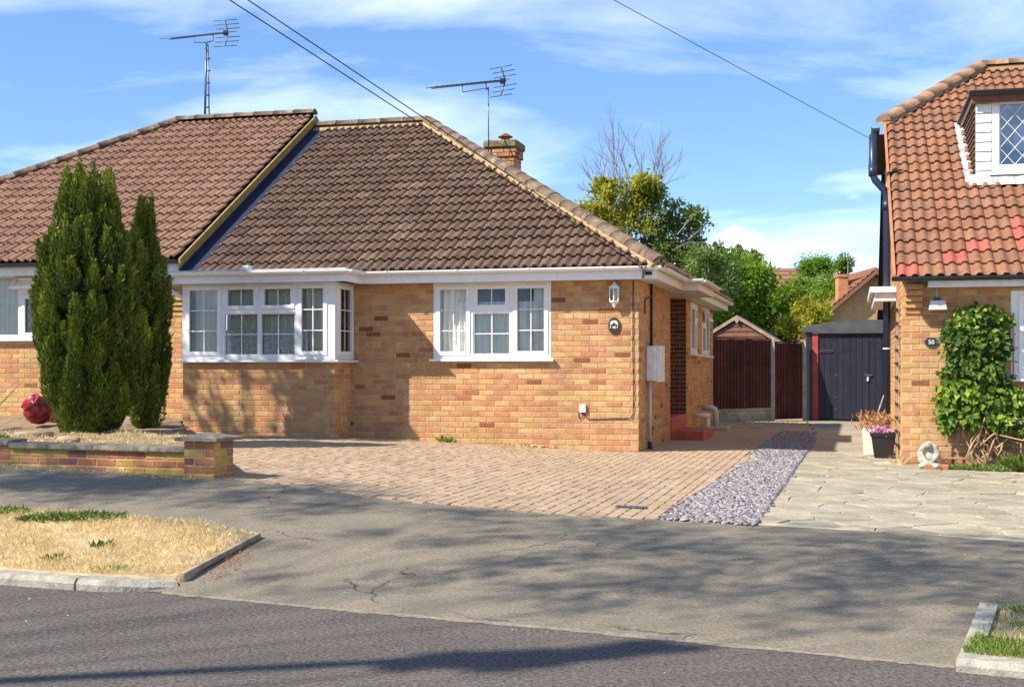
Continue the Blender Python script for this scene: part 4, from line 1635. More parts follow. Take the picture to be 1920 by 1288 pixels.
def build_left():
    W_ = 9.0
    win = (-4.35, -2.50, 1.80, 2.80)
    w = MB()
    wall_boxes(w, -W_, -.006, 0, 2.85, [win], .006, .12)
    wl_ = w.build('wall', 'brick_mortar', left)
    it = []
    pl = lambda x, z, ln: (-abs(x + 1.5), mtx((ln, 0, 0), (0, 1, 0), (0, 0, 1), (x, 0, z)))
    it = brick_rows(-6.2, -.004, .37, 33, [(win[0], win[1], win[2] - .03, win[3])], pl)
    emit(it, BRICKS, wl_, 'brick', 'brickwork', 250)
    e = .035
    ry = RY
    hx = -2.76
    ez = EZ + UP
    rz_ = ez + (ry + EO) * SL
    d = MB()
    xe = hx - ry - EO
    d.add([(xe, -EO, ez - e), (0, -EO, ez - e), (0, ry, rz_ - e), (hx, ry, rz_ - e), (xe, 2 * ry + EO, ez - e), (0, 2 * ry + EO, ez - e)], [(0, 1, 2, 3), (0, 3, 4), (3, 2, 5, 4)])
    roof = d.build('roof', 'deck_dark', left)
    w_, g = .272, .310
    up = Vector((0, 1, SL)).normalized()
    rows = int((ry + EO) * nf / g) + 1
    pc = tile_piece('tile_red', w_, g + .055)
    hn = Vector((-1, 1, 0)).normalized()
    n = int(math.ceil(-xe / w_))
    lay_tiles(pc, roof, (0, -EO - .03, ez - .02), (1, 0, 0), up, rows, g, w_, lambda r: (-n * w_ - .02, -.03), [((xe, -EO, 0), tuple(hn)), ((0, ry, 0), (0, 1, 0))], 300,
              lambda r, x: -r + (.0 if x > -6.2 else -40))
    mb = MB()
    rp0, rp1 = Vector((hx, ry, rz_)), Vector((-.02, ry, rz_))
    mb.prism([rp0 + Vector((0, -.12, -.12 * SL + .01)), rp0 + Vector((0, -.11, -.12 * SL + .06)), rp0 + Vector((0, 0, .08)), rp0 + Vector((0, .12, -.06))], rp0, rp1)
    mb.build('mortar_bed', 'deck_dark', roof)
    half_round(roof, 'ridge_tile', rp0 + Vector((0, 0, .05)), Vector((.04, ry, rz_ + .05)), Vector((0, 0, 1)), .12, .40, 'ridge_brown', gap=.006)
    mb = MB()
    hb = Vector((xe, -EO, ez))
    mb.prism([hb + Vector((.10, -.02, 0)), hb + Vector((.08, -.03, .055)), hb + Vector((0, 0, .08)), hb + Vector((-.1, .1, -.02))], hb, rp0)
    mb.build('mortar_bed', 'ridge_brown', roof)
    h0 = Vector((xe, -EO, ez + .035))
    half_round(roof, 'hip_tile', h0, rp0 + Vector((0, 0, .05)), Vector((0, 0, 1)), .12, .40, 'ridge_brown', gap=.006)
    # verge: barge board over a lead upstand that steps down on to the bungalow roof
    b = MB()
    q0, q1 = Vector((.03, -EO - .02, ez - .02)), Vector((.03, ry, rz_ - .01))
    b.prism([q0 + Vector((0, 0, -.12)), q0 + Vector((0, 0, .015)), q0 + Vector((.03, 0, .015)), q0 + Vector((.03, 0, -.12))], q0, q1)
    b.build('barge_board', 'barge', left)
    l = MB()
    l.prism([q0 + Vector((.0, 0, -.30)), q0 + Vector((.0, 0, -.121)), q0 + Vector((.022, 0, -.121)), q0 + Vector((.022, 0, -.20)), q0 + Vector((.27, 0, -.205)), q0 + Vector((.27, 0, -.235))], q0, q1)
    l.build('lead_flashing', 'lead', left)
    # right-hand end of the ridge: verge of the rear slope
    r2 = Vector((.03, 2 * ry + EO, ez))
    MB().prism([q1 + Vector((0, 0, -.12)), q1 + Vector((0, 0, .015)), q1 + Vector((.03, 0, .015)), q1 + Vector((.03, 0, -.12))], q1, r2).build('barge_board', 'barge', left)
    g_ = MB()
    gutter(g_, (-9.5, -.38, ez - .02), (.02, -.38, ez - .02), (0, -1, 0))
    g_.build('gutter', 'black_plastic', left)
    f = MB()
    f.box(-9.5, .0, -.30, -.275, ez - .20, ez - .03)
    f.build('fascia', 'upvc_old', left)
    MB().box(-9.5, .0, -.274, .1, ez - .185, ez - .175).build('soffit', 'upvc_old', left)
    # big window: fixed light left, narrow leaded light right with an open top vent
    ww, hh = win[1] - win[0], win[3] - win[2]
    o = window(left, (win[0], 0, win[2]), 0, ww, hh, [(.05, 1.43, .05, hh - .05, 1, 1, 'f'), (1.50, ww - .05, .05, hh - .34, .10, .13, 'e')], sill=(.05, .08), fmat='upvc_old')
    mb = MB()
    wall_boxes(mb, 0, .42, -.24, 0, [(.05, .37, -.19, -.05)], -.02, .02)
    v = mb.build('open_top_light', 'upvc_old', o)
    v.location = (1.40, -.03, hh - .05)
    v.rotation_euler = (R(-42), 0, 0)
    curtain(left, (win[0], 0, win[2]), 0, .6, 1.80, .03, hh - .04, 'pale net curtain in the window of the attached house', 'curtain', 14, .015, .11)


build_left()

# ------------------------------------------------------------------ the neighbouring chalet house on the right
nb = empty('chalet_house', (PN[0], PN[1], 0), -TH)
tag(nb, 'orange tiled chalet house with dormer window and climber on its wall', 'house')
NS = .575
NE, NZ = .30, 2.47               # eaves overhang and height
VY, RYN = 4.53, 6.74             # half-hip starts, ridge
def nz(y): return NZ + (y + NE) * NS


def build_neighbour():
    win = (1.29, 3.2, 1.22, 2.30)
    w = MB()
    wall_boxes(w, .006, 7.0, -.1, 2.45, [win], .006, .12)
    w.box(.006, .12, .12, 9.5, -.1, 2.45)
    # gable side up to the half hip
    w.prism([(.006, .12, 2.45), (.006, 9.5, 2.45), (.006, 2 * RYN - VY, nz(VY) - .1), (.006, VY, nz(VY) - .1)], (0, 0, 0), (.11, 0, 0))
    wall = w.build('wall', 'brick_mortar', nb)
    it = []
    fr = lambda x, z, ln: (-x, mtx((ln, 0, 0), (0, 1, 0), (0, 0, 1), (x, 0, z)))
    lf = lambda y, z, ln: (-2 - y, mtx((0, -ln, 0), (1, 0, 0), (0, 0, 1), (0, y, z)))
    for k in range(32):
        zz = 2.40 - 32 * .075 + k * .075
        if zz < .04: continue
        it += brick_rows(0 if k % 2 == 0 else .1125, 3.6, zz, 1, [(win[0], win[1], win[2] - .03, win[3])], fr, shift=0 if k % 2 == 0 else .1125)
        ys = .1125 if k % 2 == 0 else 0
        it += brick_rows(ys, 6.0, zz, 1, [], lf, shift=ys)
    for k in range(34):
        zz = 2.40 + k * .075
        y0 = (zz + .16 - NZ) / NS - NE
        if y0 < 6.0:
            it += brick_rows(max(y0, .1), 6.0, zz, 1, [], lf)
    emit(it, BRICKS, wall, 'brick', 'brickwork', 290)
    for k in range(5):
        z = 2.06 + k * .075
        for x, ln in ((.145, .21),):
            o = bpy.data.objects.new('brick', BRICKS[k].me)
            C.objects.link(o)
            o.parent = wall
            o.matrix_basis = Matrix(mtx((ln, 0, 0), (0, 1, 0), (0, 0, 1), (x, -.02 - .03 * k, z)).tolist())
    # roof
    e = .035
    a = 1.56
    d = MB()
    xr = 7.5
    d.add([(-.06, -NE, NZ - e), (xr, -NE, NZ - e), (xr, RYN, nz(RYN) - e), (a, RYN, nz(RYN) - e), (-.06, VY, nz(VY) - e), (-.06, 2 * RYN - VY, nz(VY) - e), (xr, 2 * RYN + NE, NZ - e), (-.06, 2 * RYN + NE, NZ - e)],
          [(0, 1, 2, 3, 4), (4, 3, 5), (3, 2, 6, 7, 5)])
    roof = d.build('roof', 'deck_dark', nb)
    w_, g = .300, .345
    up = Vector((0, 1, NS)).normalized()
    slope = (RYN + NE) * math.hypot(1, NS)
    rows = int(slope / g) + 1
    pc = tile_piece('tile_orange', w_, g + .06, roll=.034, lift=.034, thick=.02)
    hd = Vector((a + .06, RYN - VY, 0))
    hn = Vector((-hd.y, hd.x, 0)).normalized()
    red = {(2, 3), (1, 2), (3, 5), (4, 5), (2, 5), (0, 0)}
    # leave room for the dormer: clip away tiles in its footprint
    dx0, dx1, dy0, dy1 = DORM
    items_x = lambda r: (-.10, 4.6)
    def lay(xa, xb, r0, r1, lim):
        sub = tile_piece('tile_orange', w_, g + .06, roll=.034, lift=.034, thick=.02)
        base = Vector((0, -NE - .03, NZ - .02)) + up * (r0 * g)
        lay_tiles(sub, roof, tuple(base), (1, 0, 0), up, r1 - r0, g, w_, lambda r: (xa, xb), [((-.06, VY, 0), tuple(hn)), ((0, RYN, 0), (0, 1, 0))], lim, lambda r, x: -r - x * .3,
                  red if r0 == 0 else ())
    cosu = up.y * g
    rb = int((dy0 + NE) / cosu) - 0
    rt = int(math.ceil((dy1 + NE) / cosu)) - 1
    x0_ = dx0
    lay(-.10, 4.6, 0, rb, 150)
    lay(-.10, x0_ + .02, rb, rt, 60)
    lay(-.10, 4.6, rt, rows, 60)
    # verge strip, ridge and half-hip tiles
    v = MB()
    q0, q1 = Vector((-.115, -NE - .03, NZ - .04)), Vector((-.115, VY, nz(VY) - .04))
    v.prism([q0, q0 + Vector((0, 0, .075)), q0 + Vector((.035, 0, .085)), q0 + Vector((.035, 0, 0))], q0, q1)
    v.build('verge_strip', 'terracotta', nb)
    mbd = MB()
    h0, h1 = Vector((-.10, VY, nz(VY))), Vector((a, RYN, nz(RYN)))
    mbd.prism([h0 + Vector((.10, -.06, .0)), h0 + Vector((.08, -.06, .06)), h0 + Vector((0, 0, .08)), h0 + Vector((-.08, .06, 0))], h0, h1)
    mbd.build('mortar_bed', 'roof_mortar', roof)
    q = h1
    mbd = MB()
    mbd.prism([q + Vector((0, -.12, -.06)), q + Vector((0, -.11, .03)), q + Vector((0, 0, .09)), q + Vector((0, .12, -.06))], q, Vector((4.6, RYN, nz(RYN))))
    mbd.build('mortar_bed', 'roof_mortar', roof)
    half_round(roof, 'hip_tile', h0 + Vector((-.02, 0, .05)), h1 + Vector((0, 0, .07)), (0, 0, 1), .14, .42, 'ridge_orange', gap=.004)
    half_round(roof, 'ridge_tile', h1 + Vector((0, 0, .06)), Vector((4.6, RYN, nz(RYN) + .06)), (0, 0, 1), .14, .42, 'ridge_orange', gap=.006)
    # half-hip eaves on the side with black gutter
    f = MB()
    f.box(-.22, -.0, VY + .03, 2 * RYN - VY, nz(VY) - .17, nz(VY) - .15)
    f.build('soffit', 'deck_dark', nb)
    g_ = MB()
    gutter(g_, (-.24, VY - .05, nz(VY) - .04), (-.24, 2 * RYN - VY, nz(VY) - .04), (-1, 0, 0), .07)
    g_.build('gutter', 'black_plastic', nb)
    # front gutter, fascia, soffit
    g_ = MB()
    gutter(g_, (-.13, -.37, NZ), (5, -.37, NZ), (0, -1, 0), .058)
    g_.build('gutter', 'black_plastic', nb)
    gutter_clips(nb, (-.13, -.37, NZ + .003), (5, -.37, NZ + .003), (0, -1, 0), 'black_plastic', 1.05, .064, .32)
    f = MB()
    f.box(.30, 5, -.30, -.278, NZ - .13, NZ - .03)
    f.build('fascia', 'upvc_old', nb)
    MB().box(.30, 5, -.277, .003, NZ - .115, NZ - .105).build('soffit', 'upvc_old', nb)
    # ground floor window
    ww, hh = win[1] - win[0], win[3] - win[2]
    window(nb, (win[0], 0, win[2]), 0, ww, hh, [(.10, .95, .07, hh - .07, .11, .15, 'e'), (1.02, ww - .07, .07, hh - .07, .11, .15, 'e')], sill=(.05, .08), glass='glass_sky')
    # flat white canopy edge over the side path
    c = MB()
    c.box(-.36, -.002, 2.0, 5.0, 2.42, 2.50)
    c.box(-.30, -.002, 2.06, 4.9, 2.30, 2.42)
    c.build('side_canopy', 'upvc_old', nb)


DORM = (1.08, 4.6, 2.30, 4.95)


def build_dormer():
    d = empty('dormer', (0, 0, 0), 0, nb)
    x0, x1, y0, y1 = DORM
    zb = nz(y0) + .02
    zt = 5.16
    # front: white shiplap boards beside a leaded window
    k = 0
    z = zb
    while z < zt - .005:
        z2 = min(z + .135, zt)
        b = MB()
        b.prism([(x0, y0 - .022, z + .004), (x0, y0 - .010, z2 - .004), (x0, y0 + .02, z2 - .004), (x0, y0 + .02, z + .004)], (0, 0, 0), (.205, 0, 0))
        b.build('cladding_board', 'upvc', d)
        z = z2
    MB().box(x0 + .02, x1, y0 + .021, y0 + .10, zb, zb + .09).build('front_frame', 'upvc', d)
    # window sits beside the boards
    window(d, (x0 + .21, y0 - .01, zb + .10), 0, 1.5, zt - zb - .11, [(.095, 1.40, .10, zt - zb - .20, .20, .235, 'd')], sill=(.03, .06), glass='glass_sky', room=.8, lining='room_dark')
    z = zb
    while z < zt - .005:
        z2 = min(z + .135, zt)
        b = MB()
        b.prism([(x0 + 1.715, y0 - .022, z + .004), (x0 + 1.715, y0 - .010, z2 - .004), (x0 + 1.715, y0 + .02, z2 - .004), (x0 + 1.715, y0 + .02, z + .004)], (0, 0, 0), (x1 - x0 - 1.715, 0, 0))
        b.build('cladding_board', 'upvc', d)
        z = z2
    # cheek: vertical tile hanging in sloping courses
    ck = MB()
    yt = (zt - NZ) / NS - NE
    ck.prism([(x0 + .012, y0 + .02, zb), (x0 + .012, y0 + .02, zt), (x0 + .012, yt, zt)], (0, 0, 0), (.06, 0, 0))
    ck.build('cheek_board', 'deck_dark', d)
    n = 13
    for i in range(n):
        z = zb + .05 + (zt - zb - .08) * i / n
        z2 = z + (zt - zb - .08) / n
        ye = (z - NZ) / NS - NE + .0
        yv = (z2 - NZ) / NS - NE
        s = MB()
        s.add([(x0 - .03, y0 + .0, z), (x0 - .03, ye, z), (x0 - .004, yv, z2), (x0 - .004, y0 + .0, z2), (x0 + .012, y0, z), (x0 + .012, ye, z), (x0 + .012, yv, z2), (x0 + .012, y0, z2)],
              [(0, 1, 2, 3), (0, 1, 5, 4), (0, 3, 7, 4)])
        s.build('cheek_tile', 'tile_brown', d)
    # flat roof with dark fascia and gutter
    MB().box(x0 - .10, x1, y0 - .16, yt + .2, zt + .001, zt + .035).build('flat_roof', 'felt', d)
    MB().box(x0 - .06, x1, y0 - .10, y0 - .08, zt - .10, zt).build('fascia', 'shed_brown', d)
    MB().box(x0 - .06, x1, y0 - .079, y0 - .03, zt - .06, zt - .05).build('soffit', 'upvc', d)
    g = MB()
    gutter(g, (x0 - .10, y0 - .16, zt + .06), (x1, y0 - .16, zt + .06), (0, -1, 0), .055)
    g.build('gutter', 'black_plastic', d)
    # white barge along the cheek top and pale lead at its foot
    b = MB()
    b.box(x0 - .05, x0 - .032, y0 - .04, yt, zt - .05, zt)
    b.build('barge_board', 'upvc', d)
    l = MB()
    p0, p1 = Vector((x0 - .16, y0 - .05, nz(y0 - .05) + .03)), Vector((x0 - .16, yt, nz(yt) + .03))
    l.prism([p0, p0 + Vector((.15, 0, .02)), p0 + Vector((.15, 0, .0)), p0 + Vector((0, 0, -.03))], p0, p1)
    l.build('lead_flashing', 'lead_pale', d)
    ap = MB()
    n = 24
    for i in range(n):
        xa = x0 - .1 + i * .075
        ap.add([(xa, y0, zb + .09), (xa + .075, y0, zb + .09), (xa + .075, y0 - .2 - .02 * math.sin(i * 2.1 + .7), nz(y0 - .2) + .045), (xa, y0 - .2 - .02 * math.sin(i * 2.1), nz(y0 - .2) + .045)], [(0, 1, 2, 3)])
    ap.build('lead_apron', 'lead_pale', d)
    mb = MB()
    mb.box(x0 + .52, x0 + 1.6, y0 + .16, y0 + .17, zb + .42, zt - .38)
    o = mb.build('roller_blind', 'blind')
    o.matrix_world = Matrix.Translation(nb.location) @ Matrix.Rotation(-TH, 4, 'Z')
    tag(o, 'pale blue blind behind the leaded dormer window', 'blind')


build_neighbour()
build_dormer()


def world_of(house, x, y, z=0):
    c, s_ = math.cos(house.rotation_euler.z), math.sin(house.rotation_euler.z)
    return Vector((house.location.x + x * c - y * s_, house.location.y + x * s_ + y * c, z))


# ------------------------------------------------------------------ garage, fence, shed
GX, GY = 1.83, 13.10           # bungalow frame
gar = empty('garage', (*lw(GX, GY), 0), -TH)
tag(gar, 'flat roofed garage with dark navy boarded doors and red post', 'garage')
zb = gz(*lw(GX, GY))


def build_garage():
    b = MB()
    b.box(0, .10, .10, 4.5, zb - .1, zb + 2.05)
    b.box(2.7, 2.8, .10, 4.5, zb - .1, zb + 2.05)
    b.build('wall', 'concrete', gar)
    MB().box(.06, .19, -.03, .09, zb, zb + 2.03, .006).build('door_post', 'post_red', gar)
    MB().box(-.08, .055, -.02, .08, zb, zb + 2.06, .006).build('door_post', 'black_plastic', gar)
    # two leaves of vertical boards
    for leaf, (xa, xb) in enumerate(((.195, 1.315), (1.325, 2.66))):
        lf = empty('door_leaf', (0, 0, 0), 0, gar)
        n = round((xb - xa) / .14)
        for k in range(n):
            a = xa + (xb - xa) * k / n
            MB().box(a + .002, a + (xb - xa) / n - .002, .0 + random.uniform(0, .003), .03, zb + .03, zb + 1.99, .004).build('door_board', 'door_navy', lf)
        if leaf == 0:
            MB().box(xa - .03, xa + .32, -.016, -.006, zb + 1.55, zb + 1.59).build('strap_hinge', 'black_plastic', lf)
            MB().box(xa + .02, xa + .34, -.022, -.017, zb + 1.60, zb + 1.615).build('strap_hinge', 'metal_grey', lf)
            MB().box(xb - .10, xb + .06, -.035, -.002, zb + 1.02, zb + 1.06).build('door_bolt', 'metal_grey', lf)
            MB().box(xb - .05, xb - .0, -.04, -.002, zb + .9, zb + 1.0, .008).build('padlock', 'drainpipe_grey', lf)
    MB().box(.1, 2.7, .035, .05, zb, zb + 2.0).build('door_backing', 'black_plastic', gar)
    MB().box(.06, 2.75, -.04, -.005, zb + 2.0, zb + 2.03).build('door_head', 'white_paint', gar)
    r = MB()
    n = 14
    prof = []
    for i in range(n + 1):
        t = i / n
        prof.append((-.16 + 3.1 * t, zb + 2.14 + .16 * math.sin(math.pi * min(1, t * 1.05)) ** .8))
    poly = [(x, -.10, z) for x, z in prof] + [(2.94, -.10, zb + 2.032), (-.16, -.10, zb + 2.032)]
    r.prism(poly, (0, 0, 0), (0, 4.7, 0))
    r.build('roof', 'felt', gar)


build_garage()

fence = empty('fence', (*lw(0, 10.6), 0), -TH)
tag(fence, 'dark red brown close boarded fence across the end of the drive', 'fence')


def build_fence():
    zf = gz(*lw(.5, 11.5))
    def panel(a, b, z0, z1, seed):
        a, b = Vector((*a, 0)), Vector((*b, 0))
        d = b - a
        L = d.length
        d.normalize()
        n = Vector((d.y, -d.x, 0))
        k = int(L / .095)
        for i in range(k):
            p = a + d * (L * i / k)
            m = MB()
            t = random.uniform(-.006, .006)
            m.prism([p + Vector((0, 0, z0)), p + n * .018 + Vector((0, 0, z0)), p + d * (L / k + .012) + n * .006 + Vector((0, 0, z0)), p + d * (L / k + .012) + Vector((0, 0, z0))], (0, 0, 0), (0, 0, z1 - z0 + t))
            m.build('fence_board', 'fence_brown', fence)
        m = MB()
        m.prism([a + n * .03 + Vector((0, 0, z1 + .008)), a - n * .03 + Vector((0, 0, z1 + .008)), a - n * .03 + Vector((0, 0, z1 + .035)), a + n * .03 + Vector((0, 0, z1 + .035))], a, b)
        m.build('capping_rail', 'fence_brown', fence)
    A, B_ = (-.25, 0.0), (1.02, 1.48)
    Cc, D = (1.09, 1.52), (1.68, 2.28)
    panel(A, B_, zf + .28, zf + 1.80, 0)
    panel(Cc, D, zf + .02, zf + 1.74, 1)
    a, b = Vector((*A, 0)), Vector((*B_, 0))
    d = (b - a).normalized()
    n = Vector((d.y, -d.x, 0))
    for z0, z1, o in ((zf - .05, zf + .175, .02), (zf + .185, zf + .275, .012)):
        mid = a + (b - a) * .47
        for p, q in ((a, mid - d * .006), (mid + d * .006, b)):
            m = MB()
            m.prism([p + n * o + Vector((0, 0, z0)), p - n * .03 + Vector((0, 0, z0)), p - n * .03 + Vector((0, 0, z1)), p + n * o + Vector((0, 0, z1))], p, q)
            m.build('gravel_board', 'concrete_dark', fence)
    for (x, y, h) in ((1.055, 1.49, 1.83), (1.71, 2.31, 1.78)):
        MB().box(x - .045, x + .045, y - .05, y + .05, zf - .1, zf + h, .008).build('fence_post', 'concrete', fence)


build_fence()

shed = empty('garden_shed', (5.80, 33.0, 0), -TH)
tag(shed, 'brown timber shed gable showing above the fence', 'shed')


def build_shed():
    z0 = gz(5.8, 33)
    apex, ev, hw = 2.56, 1.98, 1.05
    n = 18
    for k in range(n):
        za = z0 + (apex - z0) * k / n
        zc = z0 + (apex - z0) * (k + 1) / n
        wa = hw if za < ev else hw * (apex - za) / (apex - ev)
        wc = hw if zc < ev else hw * max(0, (apex - zc)) / (apex - ev)
        m = MB()
        m.add([(-wa, 0, za), (wa, 0, za), (wc, .02, zc), (-wc, .02, zc)], [(0, 1, 2, 3)])
        m.add([(-wa, .02, za), (wa, .02, za), (wa, 0, za), (-wa, 0, za)], [(0, 1, 2, 3)])
        m.build('gable_board', 'shed_brown', shed)
    MB().box(-hw, hw, .03, 2.2, z0, ev).build('wall', 'shed_brown', shed)
    for s_ in (-1, 1):
        m = MB()
        p0, p1 = Vector((s_ * (hw + .14), -.06, ev - .09)), Vector((0, -.06, apex + .06))
        m.prism([p0, p0 + Vector((0, 0, .09)), p0 + Vector((0, .03, .09)), p0 + Vector((0, .03, 0))], p0, p1)
        m.build('barge_board', 'wood_grey', shed)
        r = MB()
        r.prism([p0 + Vector((0, .031, .07)), p1 + Vector((0, .031, .07)), p1 + Vector((0, .031, .10)), p0 + Vector((0, .031, .10))], (0, 0, 0), (0, 2.4, 0))
        r.build('roof_slope', 'felt', shed)
    m = MB()
    m.prism([(-.07, -.075, apex + .03), (0, -.075, apex - .07), (.07, -.075, apex + .03), (0, -.075, apex + .16)], (0, 0, 0), (0, .014, 0))
    m.build('finial', 'wood_grey', shed)


build_shed()


# ------------------------------------------------------------------ houses beyond the gardens
def build_far_houses():
    h = empty('distant_house', (0, 0, 0))
    tag(h, 'distant buff brick house with red tiled gable and tall chimney', 'house')
    def at(px, py, Y): return Vector(((px - 960) / 2400 * Y, Y, EYE + (690 - py) / 2400 * Y))
    Y = 39.0
    # gable wall facing us
    apexp, l, r_ = at(1652, 508, Y), at(1530, 612, Y), at(1780, 612, Y)
    w = MB()
    w.prism([(l.x, Y, 0), (r_.x, Y, 0), (r_.x, Y, l.z), (apexp.x, Y, apexp.z), (l.x, Y, l.z)], (0, 0, 0), (0, .3, 0))
    w.build('wall', 'brick', h)
    # roof slopes: courses of tiles as thin steps
    rf = MB()
    n = 14
    back = Vector((1.0, 8, 0))
    for k in range(n):
        a = l + (apexp - l) * (k / n)
        b = l + (apexp - l) * ((k + 1) / n)
        o = Vector((-.25, -.3, .02))
        rf.add([a + o + Vector((0, 0, .05)), b + o, b + o + back, a + o + back + Vector((0, 0, .05))], [(0, 1, 2, 3)])
        rf.add([a + o + Vector((0, 0, .05)), a + o + back + Vector((0, 0, .05)), a + o + back, a + o], [(0, 1, 2, 3)])
    rf.prism([l + Vector((-.25, -.3, .0)), apexp + Vector((-.25, -.3, .0)), apexp + Vector((-.25, -.3, -.14)), l + Vector((-.25, -.3, -.14))], (0, 0, 0), (0, .05, 0))
    rf.prism([apexp + Vector((-.25, -.3, .1)), r_ + Vector((.2, -.3, .1)), r_ + Vector((.2, -.3, -.1)), apexp + Vector((-.25, -.3, -.1))], (0, 0, 0), (0, 9, 0))
    rf.build('roof', 'far_tile', h)
    c0 = at(1579, 600, 39.9)
    MB().box(c0.x - .15, c0.x + .15, 39.75, 40.15, 1.5, at(1579, 520, 39.9).z).build('chimney', 'brick', h)
    MB().box(c0.x - .18, c0.x + .18, 39.72, 40.18, at(1579, 520, 39.9).z, at(1579, 515, 39.9).z).build('chimney_crown', 'brick', h)
    wa = at(1647, 563, Y)
    m = MB()
    m.box(wa.x - .05, wa.x + .9, Y - .05, Y - .002, wa.z - .36, wa.z + .05)
    m.build('window_frame', 'upvc', h)
    m = MB()
    m.box(wa.x + .02, wa.x + .82, Y - .06, Y - .051, wa.z - .30, wa.z - .01)
    m.build('window_pane', 'lead', h)
    # thin aerial pole
    p = at(1590, 480, 40)
    MB().tube([(p.x, 40.0, 2.5), (p.x, 40.0, p.z)], .016, 5).build('aerial_pole', 'metal_grey', h)

    h2 = empty('distant_roof', (0, 0, 0))
    tag(h2, 'low brown roof just visible over the bright green shrubs', 'house')
    Y = 78.0
    a, b = at(1345, 503, Y), at(1485, 512, Y)
    rf = MB()
    n = 9
    for k in range(n):
        z0, z1 = 5.0 + (a.z - 5.0) * k / n, 5.0 + (a.z - 5.0) * (k + 1) / n
        y0, y1 = Y - 4 + 4 * k / n, Y - 4 + 4 * (k + 1) / n
        rf.add([(a.x - .3, y0, z0 + .1), (b.x + .6 * (1 - k / n) + .2, y0, z0 + .1), (b.x + .6 * (1 - (k + 1) / n) + .2, y1, z1), (a.x - .3, y1, z1)], [(0, 1, 2, 3)])
        rf.add([(a.x - .3, y0, z0 + .1), (b.x + .8, y0, z0 + .1), (b.x + .8, y0, z0), (a.x - .3, y0, z0)], [(0, 1, 2, 3)])
    rf.add([(a.x - .3, Y, a.z), (b.x + .2, Y, a.z), (b.x + .8, Y + 4, 5), (a.x - .3, Y + 4, 5)], [(0, 1, 2, 3)])
    rf.build('roof', 'far_tile', h2)
    MB().box(a.x, b.x + .3, Y - 3.6, Y + 3.6, .2, 5.0).build('wall', 'brick', h2)
    p = at(1434, 500, Y)
    MB().box(p.x - .08, p.x + .08, Y + .1, Y + .3, a.z - .2, p.z + .0).build('vent_pipe', 'black_plastic', h2)


build_far_houses()


# ------------------------------------------------------------------ fittings on and around the houses
def on(house, name, parts, label, cat, group=None):
    """parts: (part name, mesh builder, material) in the house frame -> a thing of its own"""
    o = empty(name, house.location, house.rotation_euler.z)
    tag(o, label, cat, group)
    for pn, mb, m in parts:
        mb.build(pn, m, o)
    return o


# wall lantern
lx, lz = -.322, 2.16
b1, b2, b3, b4 = MB(), MB(), MB(), MB()
cy = -.085
prof = lambda r, z: [(lx + r * math.cos(t), cy + r * math.sin(t) * .85, z) for t in [math.pi / 6 + k * math.pi / 3 for k in range(6)]]
def hexloft(mb, secs):
    vs = []
    for r, z in secs: vs += prof(r, z)
    fs = []
    for i in range(len(secs) - 1):
        for k in range(6):
            fs.append((i * 6 + k, i * 6 + (k + 1) % 6, i * 6 + 6 + (k + 1) % 6, i * 6 + 6 + k))
    mb.add(vs, fs)
hexloft(b1, [(.004, lz), (.018, lz + .02), (.03, lz + .05), (.065, lz + .078), (.072, lz + .085), (.072, lz + .10), (.05, lz + .10)])
hexloft(b1, [(.07, lz + .26), (.082, lz + .265), (.078, lz + .275), (.05, lz + .31), (.025, lz + .325), (.014, lz + .335), (.016, lz + .345), (.002, lz + .355)])
for t in [math.pi / 6 + k * math.pi / 3 for k in range(6)]:
    x, y = lx + .066 * math.cos(t), cy + .066 * .85 * math.sin(t)
    b1.box(x - .006, x + .006, y - .006, y + .006, lz + .10, lz + .262)
hexloft(b2, [(.058, lz + .10), (.058, lz + .262)])
b3.box(lx - .035, lx + .035, -.02, -.002, lz + .06, lz + .30, .006)
b4.lathe([(.0, .09), (.018, .10), (.02, .18), (.012, .22), (.0, .225)], (lx, cy, lz), 10)
on(bung, 'wall_lantern', [('lantern_frame', b1, 'white_paint'), ('lantern_glass', b2, 'glass'), ('back_plate', b3, 'white_paint'), ('bulb', b4, 'curtain')],
   'white hexagonal wall lantern below the eaves near the corner', 'lantern')


def oval(mb, cx, z, a, b, y0, y1, n=28):
    poly = [(cx + a * math.cos(2 * math.pi * k / n), y0, z + b * math.sin(2 * math.pi * k / n)) for k in range(n)]
    mb.prism(poly, (0, y0, 0), (0, y1, 0))


pz, px_ = 1.922, -.337
m1, m2, m3, m4 = MB(), MB(), MB(), MB()
oval(m1, px_, pz, .082, .117, -.020, -.001)
oval(m2, px_, pz, .070, .104, -.024, -.021)
for k in range(2):
    s_ = -1 if k == 0 else 1
    m3.prism([(px_ + s_ * .006, -.0245, pz + .075), (px_ + s_ * .035, -.0245, pz + .066), (px_ + s_ * .055, -.0245, pz + .035), (px_ + s_ * .052, -.0245, pz + .012), (px_ + s_ * .03, -.0245, pz + .022), (px_ + s_ * .006, -.0245, pz + .042)], (0, 0, 0), (0, -.002, 0))
    m3.tube([(px_ + s_ * .055, -.0255, pz + .0), (px_ + s_ * .042, -.0255, pz - .014), (px_ + s_ * .054, -.0255, pz - .024), (px_ + s_ * .04, -.0255, pz - .034)], .005, 5)
hp = on(bung, 'house_plaque', [('plaque_rim', m1, 'plate_brown'), ('plaque_face', m2, 'plate_dark'), ('emblem', m3, 'white_paint')],
        'upright oval dark house plaque with white emblem and number on the bungalow', 'house plaque')


def lettering(house_thing, s, size, x, y, z, m='white_paint', ex=.0015):
    me = text_mesh(s, size, ex)
    me.materials.clear()
    me.materials.append(M[m])
    o = bpy.data.objects.new('lettering', me)
    C.objects.link(o)
    o.parent = house_thing
    o.location = (x, y, z)
    o.rotation_euler = (R(90), 0, 0)
    return o


